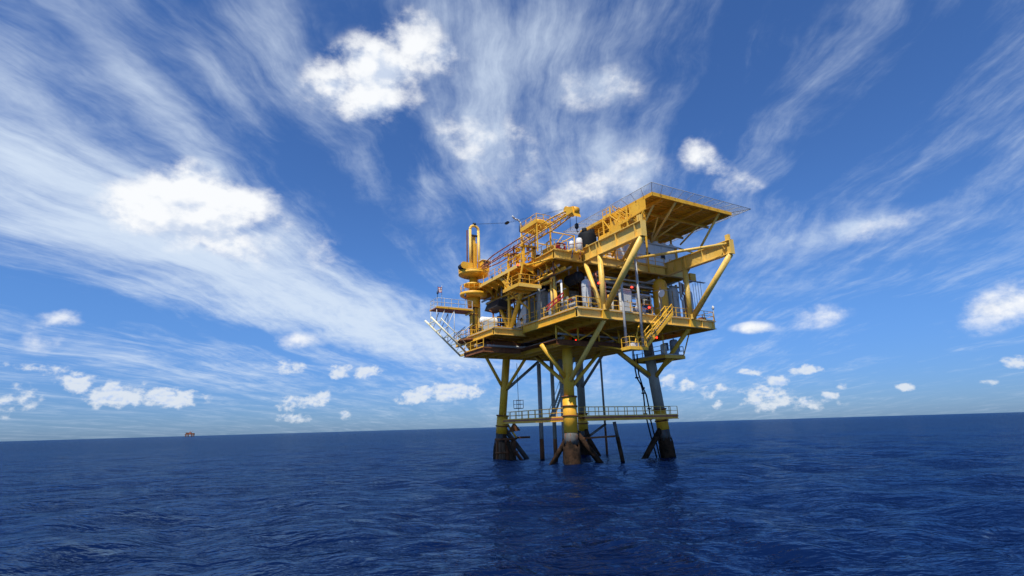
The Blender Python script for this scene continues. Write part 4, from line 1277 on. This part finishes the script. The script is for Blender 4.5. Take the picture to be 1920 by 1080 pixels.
def build_equipment():
    z = ZP + .06
    vessel('surge_tank', 'light grey upright tank with white top at the front left deck corner', 'tank', -0.98, -5.4, z, 18.3, 0.48, 'lightgrey')
    vessel('process_vessel', 'tall ochre vessel standing between the front columns on the right', 'vessel', 11.2, -3.6, z, 20.2, 0.85, 'amber', False, 'process vessels')
    vessel('process_vessel', 'weathered beige vessel just right of the tall ochre one', 'vessel', 13.6, -3.2, z, 19.6, 0.72, 'lightgrey', False, 'process vessels')
    vessel('gas_scrubber', 'slender pale blue tank beside the right front column', 'tank', 15.25, -4.4, z, 19.0, 0.27, 'blue', True)
    vessel('separator_column', 'grey upright vessel with dark cap on the left deck edge', 'vessel', -2.1, 0.9, z, 18.6, 0.72, 'grey', False, 'left edge vessels')
    vessel('separator_column', 'narrow blue grey vessel next to the capped one on the left edge', 'vessel', -2.1, -0.9, z, 18.0, 0.5, 'blue', False, 'left edge vessels')
    part_cap = thing('vessel_cap', 'dark hood over the grey vessel on the left deck edge', 'hood', (-2.1, 0.9, 18.6))
    part(part_cap, 'hood', MB().lathe((-2.1, 0.9, 18.35), [(.8, 0), (.82, .35), (.6, .6), (.2, .66)], 18), 'charcoal')
    # sloped hopper on the left
    t = thing('hopper', 'pale grey sloping hopper panel on the left deck edge', 'hopper', (-2.4, 4.6, z))
    part(t, 'body', MB().poly([(-2.9, 3.4, z), (-2.9, 6.0, z), (-2.9, 3.7, 17.8), (-2.9, 3.3, 17.8)], 1.6, (1, 0, 0)), 'lightgrey')
    part(t, 'hatch', MB().lathe((-2.95, 4.3, 15.8), [(.02, -.25), (.25, 0), (.02, .25)], 10), 'dark')
    # cabinets
    t = thing('control_cabinet', 'white control cabinet with doors behind the front rail', 'cabinet', (4.4, -5.2, z))
    part(t, 'body', MB().box((3.8, -5.5, z), (5.0, -4.8, 17.7)), 'white')
    for a in (3.83, 4.42):
        d = part(t, 'door', MB().box((a, -5.53, z + .15), (a + .55, -5.502, 17.55)), 'lightgrey')
        part(d, 'handle', MB().box((a + .42, -5.57, 16.4), (a + .46, -5.532, 16.6)), 'dark')
    part(t, 'roof', MB().box((3.7, -5.7, 17.7), (5.1, -4.7, 17.78)), 'steel')
    t = thing('pump_package', 'dark blue grey pump package with open frame right of the white cabinet', 'pump', (6.6, -4.8, z))
    part(t, 'skid', MB().box((5.5, -5.6, z), (7.8, -4.2, z + .25)), 'dark')
    part(t, 'motor', MB().hcyl((5.8, -4.9, z + .85), (7.0, -4.9, z + .85), .45), 'blue')
    part(t, 'pump_head', MB().lathe((7.4, -4.9, z + .25), [(.25, 0), (.3, .8), (.2, 1.2)], 14), 'navy')
    for u in (5.6, 7.7):
        for v in (-5.5, -4.3):
            part(t, 'frame_post', MB().bar((u, v, z + .25), (u, v, z + 2.4), .1, .1), 'lightgrey')
    part(t, 'frame_top', MB().box((5.5, -5.6, z + 2.4), (7.8, -4.2, z + 2.5)), 'blue')
    # round floodlight
    t = thing('floodlight', 'round white floodlight tilted down between the front columns', 'floodlight', (9.0, -5.6, z))
    part(t, 'pole', MB().tube((9.0, -5.5, z), (9.0, -5.5, 17.6), .06, n=8), 'steel')
    part(t, 'lamp_dish', MB().tube((9.0, -5.6, 17.85), (9.0, -5.95, 17.7), .2, .42, n=16), 'white')
    # box module added to block the sky through the middle of the deck
    t = thing('filler_module', 'bulky panelled box module added between the decks to block the sky', 'machinery', (6.5, 5.5, z))
    part(t, 'housing', MB().box((2.2, 1.8, z), (11.0, 10.5, 19.2)), 'grey')
    for i in range(7):
        part(t, 'louvre_panel', MB().box((2.4 + i * 1.24, 1.72, z + .4), (3.5 + i * 1.24, 1.798, 18.8)), ('lightgrey', 'amber', 'grey')[i % 3])
    for i in range(6):
        part(t, 'louvre_panel', MB().box((2.12, 2.0 + i * 1.4, z + .4), (2.198, 3.25 + i * 1.4, 18.8)), ('rust', 'amber', 'lightgrey')[i % 3])
    for i in range(4):
        part(t, 'exhaust_duct', MB().tube((3.5 + i * 2, 1.4, 16.0 + .3 * i), (3.5 + i * 2, 1.4, 20.4), .2, n=10), 'steel' if i % 2 else 'rust')
    t = thing('overhead_vessel', 'dark horizontal vessel slung below the upper deck near the front left column', 'vessel', (0.2, -1.9, 18.8))
    part(t, 'shell', MB().hcyl((0.2, -3.0, 19.4), (0.2, -0.8, 19.4), .6, 18), 'dark')
    for v in (-2.6, -1.0):
        part(t, 'strap', MB().tube((0.2, v - .05, 19.4), (0.2, v + .05, 19.4), .63, n=18), 'dark')
        part(t, 'hanger', MB().bar((0.2, v, 20.0), (0.2, v, 20.6), .12, .12), 'steel')
    # generators and clutter toward the left rear
    t = thing('generator_skid', 'white and grey generator skid near the orange lamp on the left', 'generator', (-4.8, 8.6, z - .4))
    part(t, 'skid', MB().box((-6.2, 7.4, z - .42), (-3.8, 10.0, z - .2)), 'dark')
    part(t, 'tank', MB().hcyl((-5.9, 8.6, z + 1.3), (-4.0, 8.6, z + 1.3), .5), 'white')
    part(t, 'engine', MB().box((-5.8, 7.8, z - .2), (-4.2, 9.4, z + .75)), 'lightgrey')
    part(t, 'fan_guard', MB().tube((-5.9, 8.6, z + .2), (-6.1, 8.6, z + .2), .42, n=14), 'dark')
    part(t, 'exhaust', MB().pipe([(-4.2, 8.8, z + .75), (-4.2, 8.8, z + 2.4), (-4.7, 8.8, z + 2.7)], .11), 'rust')
    t = thing('pipe_manifold', 'tangle of rusty and grey manifold pipes under the side gallery', 'pipework', (-2.2, 9.0, z))
    for i in range(7):
        v = 6.9 + i * .62
        part(t, 'riser', MB().pipe([(-2.6, v, z), (-2.6, v, 17.4 + .3 * (i % 3)), (-1.2, v, 17.4 + .3 * (i % 3))], .11, 8), ('steel', 'rust', 'grey', 'redlead')[i % 4])
        part(t, 'valve', MB().ball((-2.6, v, 16.2 + .35 * (i % 2)), .2, 10, 6), ('red', 'dark', 'navy')[i % 3])
    for k, zz in enumerate((18.4, 18.9, 19.5)):
        part(t, 'header', MB().tube((-2.9 + .3 * k, 6.0, zz), (-2.9 + .3 * k, 12.0, zz), .16, n=10), ('rust', 'grey', 'steel')[k])
    part(t, 'dark_hood', MB().poly([(-4.6, 7.0, 17.9), (-3.0, 7.0, 17.7), (-3.0, 7.0, 18.5), (-4.2, 7.0, 18.8)], 3.4, (0, 1, 0)), 'dark')
    t = thing('front_pipework', 'grey and white pipework loops between the right front columns', 'pipework', (14.5, -4.8, z))
    for i in range(5):
        u = 12.9 + i * .45
        part(t, 'loop', MB().pipe([(u, -5.2 + .2 * i, z), (u, -5.2 + .2 * i, 17.4 + .4 * i), (u + .5, -4.6 + .2 * i, 17.8 + .4 * i), (u + .5, -4.6 + .2 * i, 19.9)], .08, 8), ('steel', 'white', 'rust', 'lightgrey', 'steel')[i])
    for i in range(3):
        part(t, 'valve', MB().lathe((13.1 + i * .8, -5.3 + .2 * i, 16.0), [(.05, 0), (.22, .12), (.05, .26)], 10), ('red', 'navy', 'red')[i])
    part(t, 'conduit_rack', MB().bar((12.6, -5.9, 19.7), (16.2, -5.9, 19.7), .3, .06), 'steel')
    for i in range(4):
        part(t, 'drop_line', MB().tube((16.3 + .15 * i, -5.2 + i * .5, 17.0), (16.3 + .15 * i, -5.2 + i * .5, 20.2), .025, n=5), 'dark')
    # cluttered lower left edge
    t = thing('hose_rack', 'red ladder shaped rack leaning on the left deck rail', 'rack', (-3.5, -3.4, z))
    a, b = (-3.62, -2.0, 15.55), (-3.62, -5.0, 16.3)
    for o in (0, .42):
        part(t, 'side_bar', MB().bar((a[0], a[1], a[2] + o), (b[0], b[1], b[2] + o), .1, .1), 'red')
    for i in range(7):
        p = lerp(a, b, (i + .5) / 7)
        part(t, 'rung', MB().bar((p[0], p[1], p[2]), (p[0], p[1] + (.3 if i % 2 else -.3), p[2] + .42), .06, .06), 'red')
    t = thing('deck_valve_set', 'small cluster of grey valves and white wheels on the near left deck edge', 'valves', (-2.9, -5.6, z))
    part(t, 'header', MB().tube((-3.0, -6.2, z + .5), (-3.0, -3.6, z + .5), .14, n=10), 'steel')
    for i in range(4):
        part(t, 'stem', MB().tube((-3.0, -6.0 + i * .7, z), (-3.0, -6.0 + i * .7, z + 1.0), .06, n=8), 'lightgrey')
        part(t, 'hand_wheel', MB().lathe((-3.0, -6.0 + i * .7, z + 1.0), [(.22, 0), (.25, .03), (.22, .06)], 12), ('white', 'red', 'white', 'steel')[i])
    # upper deck
    zu = ZU + .06
    t = thing('exhaust_stack', 'black exhaust stack cluster rising behind the upper deck rail', 'stack', (3.9, 0.0, zu))
    part(t, 'casing', MB().lathe((3.9, 0.0, zu), [(1.12, 0), (1.1, 4.0), (0.98, 4.35)], 10), 'charcoal')
    for u, v, r, h in ((3.3, -.35, .3, 4.75), (3.9, -.5, .3, 4.55), (4.5, -.3, .32, 4.85), (3.7, .4, .3, 4.7)):
        part(t, 'flue', MB().tube((u, v, zu + 4.2), (u, v, zu + h), r, n=12), 'charcoal')
    part(t, 'access_ladder', MB().bar((4.6, -1.05, zu), (4.9, -1.0, zu + 4.2), .3, .05), 'dark')
    for (u, h, r), lab in (((-0.85, 1.45, .34), 'large white life raft canister standing at the upper deck edge'), ((-1.85, .95, .26), 'smaller white canister left of the large one on the upper deck')):
        t = thing('raft_canister', lab, 'canister', (u, -4.36, zu), 'white canisters at the deck edge')
        zb = zu + .1
        part(t, 'canister', MB().lathe((u, -4.55, zb), [(r * .4, 0), (r, .14), (r, h * .82), (r * .75, h * .95), (r * .2, h)], 16), 'white')
        part(t, 'strap', MB().lathe((u, -4.55, zb + h * .5), [(r + .015, 0), (r + .015, .07)], 16), 'redlead')
        part(t, 'cradle', MB().box((u - r, -4.8, zu - .1), (u + r, -4.2, zu + .09)), 'pale')
        part(t, 'hanging_line', MB().pipe([(u - .1, -4.85, zu - .05), (u - .22, -4.88, zu - .5), (u - .32, -4.87, zu - .95)], .06, 6), 'rust' if h > 1 else 'navy')
    t = thing('fire_hose_box', 'red fire hose box and reel on the upper deck edge', 'hose box', (-2.8, -3.95, zu))
    part(t, 'box', MB().box((-3.3, -4.1, zu + .1), (-2.3, -3.7, zu + .75)), 'red')
    part(t, 'lid', MB().box((-3.35, -4.14, zu + .75), (-2.25, -3.66, zu + .82)), 'redlead')
    part(t, 'reel', MB().tube((-2.8, -4.16, zu + .45), (-2.8, -4.104, zu + .45), .24, n=14), 'white')
    t = thing('vent_pipe', 'gooseneck vent pipe with dark silencer rising beside the crane boom', 'vent pipe', (-4.75, 0.55, 20.9))
    part(t, 'riser', MB().tube((-4.75, 0.75, 20.86), (-4.75, 0.75, 24.9), .1, n=10), 'steel')
    part(t, 'silencer', MB().lathe((-4.75, 0.75, 24.9), [(.1, 0), (.22, .12), (.22, .8), (.1, .92)], 12), 'navy')
    part(t, 'gooseneck', MB().pipe([(-4.75, 0.75, 25.8), (-4.85, 0.75, 26.15), (-5.1, 0.75, 26.35), (-5.55, 0.75, 26.42), (-5.85, 0.75, 26.7)], .1, 8), 'lightgrey')
    t = thing('storage_skid', 'low yellow tool skid under the crane boom on the upper deck', 'skid', (-1.6, -1.0, zu))
    part(t, 'base', MB().box((-3.2, -2.6, zu), (0.2, 1.4, zu + .2)), 'amber')
    part(t, 'tool_box', MB().box((-2.9, -2.2, zu + .2), (-1.6, -.6, zu + 1.1)), 'yellow')
    part(t, 'drum', MB().lathe((-0.6, -1.6, zu + .2), [(.4, 0), (.4, 1.1)], 14), 'lightgrey')
    part(t, 'drum', MB().lathe((-0.6, -.5, zu + .2), [(.4, 0), (.4, 1.1)], 14), 'navy')
    for u, v in ((-3.1, -2.5), (0.1, -2.5), (-3.1, 1.3), (0.1, 1.3)):
        part(t, 'frame_post', MB().bar((u, v, zu + .2), (u, v, zu + 2.6), .12, .12), 'pale')
    part(t, 'frame_top', MB().pipe([(-3.1, -2.5, zu + 2.6), (0.1, -2.5, zu + 2.6), (0.1, 1.3, zu + 2.6), (-3.1, 1.3, zu + 2.6), (-3.1, -2.5, zu + 2.6)], .07, 6), 'pale')
    part(t, 'frame_brace', MB().bar((-3.1, -2.5, zu + .3), (-1.4, -2.5, zu + 2.5), .08, .08), 'pale')
    # navigation lamp at the right end of the deck
    t = thing('navigation_lamp', 'white navigation lamp on a thin post at the right deck corner', 'lamp post', (15.9, -6.8, z))
    part(t, 'pole', MB().tube((15.95, -6.85, z), (15.95, -6.85, 16.3), .04, n=8), 'steel')
    part(t, 'lantern', MB().lathe((15.95, -6.85, 16.3), [(.08, 0), (.14, .06), (.14, .3), (.06, .42)], 12), 'white')
    part(t, 'base_box', MB().box((14.3, -6.5, z), (15.0, -6.0, z + .4)), 'redlead')


build_equipment()


def build_piping():
    """pipe runs, trays and boxes that crowd the open front and left side between the decks"""
    rr = random.Random(5)
    z = ZP + .06
    mats = ['steel', 'lightgrey', 'grey', 'rust', 'white', 'amber', 'redlead', 'yellow', 'blue', 'amber', 'pale', 'yellow']
    t = thing('process_piping', 'crowded grey, white and rusty pipe runs behind the front rail', 'pipework', (7.5, -2.5, z))
    for i in range(36):
        u, v = 1.0 + 14.0 * i / 36 + rr.uniform(-.25, .25), rr.uniform(-4.2, -1.2)
        r = rr.choice((.05, .07, .1, .14))
        h = rr.uniform(16.4, 20.4)
        pts = [(u, v, z), (u, v, h)]
        if h < 19.4:
            pts.append((u + rr.uniform(.6, 2.0), v, h))
        part(t, 'pipe', MB().pipe(pts, r, 8), rr.choice(mats))
        if rr.random() < .6:
            part(t, 'flange', MB().tube((u, v, z + 1.0), (u, v, z + 1.12), r * 1.8, n=10), 'steel')
    for i in range(7):
        zz = 16.2 + i * .55
        part(t, 'pipe_run', MB().tube((1.2 + rr.uniform(0, 3), -2.3 + .15 * (i % 3), zz), (10.0 + rr.uniform(0, 5), -2.3 + .15 * (i % 3), zz), rr.choice((.06, .09, .12)), n=8), rr.choice(mats))
    for i in range(8):
        u, zz = 1.6 + i * 1.7 + rr.uniform(-.3, .3), z + rr.uniform(.8, 2.4)
        part(t, 'junction_box', MB().box((u, -3.15, zz), (u + rr.uniform(.3, .6), -2.95, zz + rr.uniform(.4, .8))), rr.choice(('white', 'lightgrey', 'grey', 'redlead')))
    part(t, 'cable_tray', MB().box((0.9, -3.4, 19.0), (15.2, -3.0, 19.08)), 'steel')
    t = thing('side_piping', 'crowded rusty and grey pipe runs along the left side between the decks', 'pipework', (-1.4, 3.0, z))
    for i in range(30):
        v, u = -3.2 + 12.6 * i / 30 + rr.uniform(-.2, .2), rr.uniform(-2.9, -.6)
        r = rr.choice((.05, .07, .1, .13))
        h = rr.uniform(16.6, 20.2)
        pts = [(u, v, z), (u, v, h)]
        if h < 19.2:
            pts.append((u, v + rr.uniform(.5, 1.6), h))
        part(t, 'pipe', MB().pipe(pts, r, 8), rr.choice(mats))
    for i in range(6):
        zz = 16.4 + i * .6
        part(t, 'pipe_run', MB().tube((-1.0 - .12 * (i % 3), -3.0 + rr.uniform(0, 2), zz), (-1.0 - .12 * (i % 3), 4.5 + rr.uniform(0, 6), zz), rr.choice((.06, .09, .13)), n=8), rr.choice(mats))
    for i in range(6):
        v, zz = -2.8 + i * 1.9 + rr.uniform(-.3, .3), z + rr.uniform(.7, 2.6)
        part(t, 'junction_box', MB().box((-1.75, v, zz), (-1.55, v + rr.uniform(.3, .6), zz + rr.uniform(.4, .8))), rr.choice(('white', 'lightgrey', 'grey', 'redlead')))
    # small floods and aerials along the deck edges
    for k, (u, v, zz, lab) in enumerate(((-5.75, 6.0, 20.9, 'thin whip aerial on the left side gallery rail'), (15.3, -4.2, ZU + .06, 'thin whip aerial at the right end of the upper deck'), (6.2, -2.4, 24.95, 'thin whip aerial on the roof of the quarters block'))):
        t = thing('whip_aerial', lab, 'aerial', (u, v, zz), 'whip aerials')
        part(t, 'mast', MB().tube((u, v, zz), (u, v, zz + 2.2), .03, .012, n=6), 'lightgrey')
        part(t, 'base', MB().lathe((u, v, zz), [(.09, 0), (.09, .18), (.04, .24)], 8), 'dark')
    one('cable_drum', 'wooden cable drum lying behind the front rail near the right column', 'drum', (9.9, -5.4, z), MB().tube((9.5, -5.4, z + .5), (9.56, -5.4, z + .5), .5, n=16).tube((9.56, -5.4, z + .5), (10.2, -5.4, z + .5), .3, n=14).tube((10.2, -5.4, z + .5), (10.26, -5.4, z + .5), .5, n=16), 'wood')


build_piping()


def red_lamp(label, u, v, z, hot=False):
    t = thing('warning_lamp', label, 'lamp', (u, v, z - .3), 'glowing warning lamps')
    part(t, 'bracket', MB().bar((u, v + .02, z - .34), (u, v + .02, z - .14), .08, .08), 'dark')
    part(t, 'base', MB().lathe((u, v, z - .14), [(.13, 0), (.13, .06)], 10), 'dark')
    part(t, 'globe', MB().ball((u, v, z), .11 if not hot else .2, 10, 6, 1.1), 'hotglow' if hot else 'redglow')


red_lamp('glowing red lamp beside the left front column', -0.28, -6.6, 17.67)
red_lamp('glowing red lamp above the white control cabinet', 4.46, -6.2, 17.85)
red_lamp('glowing red lamp on the front rail left of the yellow stair', 5.93, -6.95, 15.63)
red_lamp('glowing red lamp under the deck beside the near yellow leg', 1.35, -0.1, 13.0)
red_lamp('glowing red lamp under the deck above the grey leg', 13.2, -0.4, 13.9)
red_lamp('glowing red lamp on the amber side gallery', -5.75, 0.0, 20.75)
red_lamp('large orange glowing lamp on the left deck behind the crane column', -3.9, 10.2, 16.6, True)


# ------------------------------------------------------------------ far platform on the horizon
def build_far_platform():
    d, az = 3300.0, rad(-31.0)
    p = (d * math.sin(az), d * math.cos(az), 0.0)
    t = thing('distant_platform', 'tiny rust coloured platform far away on the left horizon', 'platform', p, world=True, rot=20)
    t['_at'] = (0, 0, 0)
    for u in (-19, -7, 9, 19):
        for v in (-8, 8):
            part(t, 'leg', MB().tube((u, v, -3), (u * .96, v, 11), 1.3, n=8), 'rust')
    for u0, u1 in ((-19, -7), (9, 19)):
        part(t, 'brace', MB().tube((u0, -8, 1), (u1, -8, 10), .7, n=6), 'redlead')
    part(t, 'lower_deck', MB().box((-22, -10, 10.5), (22, 10, 13)), 'rust')
    part(t, 'module', MB().box((-18, -8, 13), (-5, 8, 20)), 'rust')
    part(t, 'module', MB().box((-4, -8, 13), (6, 8, 22.5)), 'redlead')
    part(t, 'module', MB().box((8, -8, 13), (20, 8, 18)), 'rust')
    part(t, 'helideck', MB().box((-22, -9, 21), (-9, 9, 22)), 'rust')
    part(t, 'crane_boom', MB().bar((4, 0, 22), (14, 0, 30), 1.0, 1.0), 'redlead')
    part(t, 'stack', MB().tube((0, 0, 22), (0, 0, 29), 1.2, n=8), 'rust')


build_far_platform()
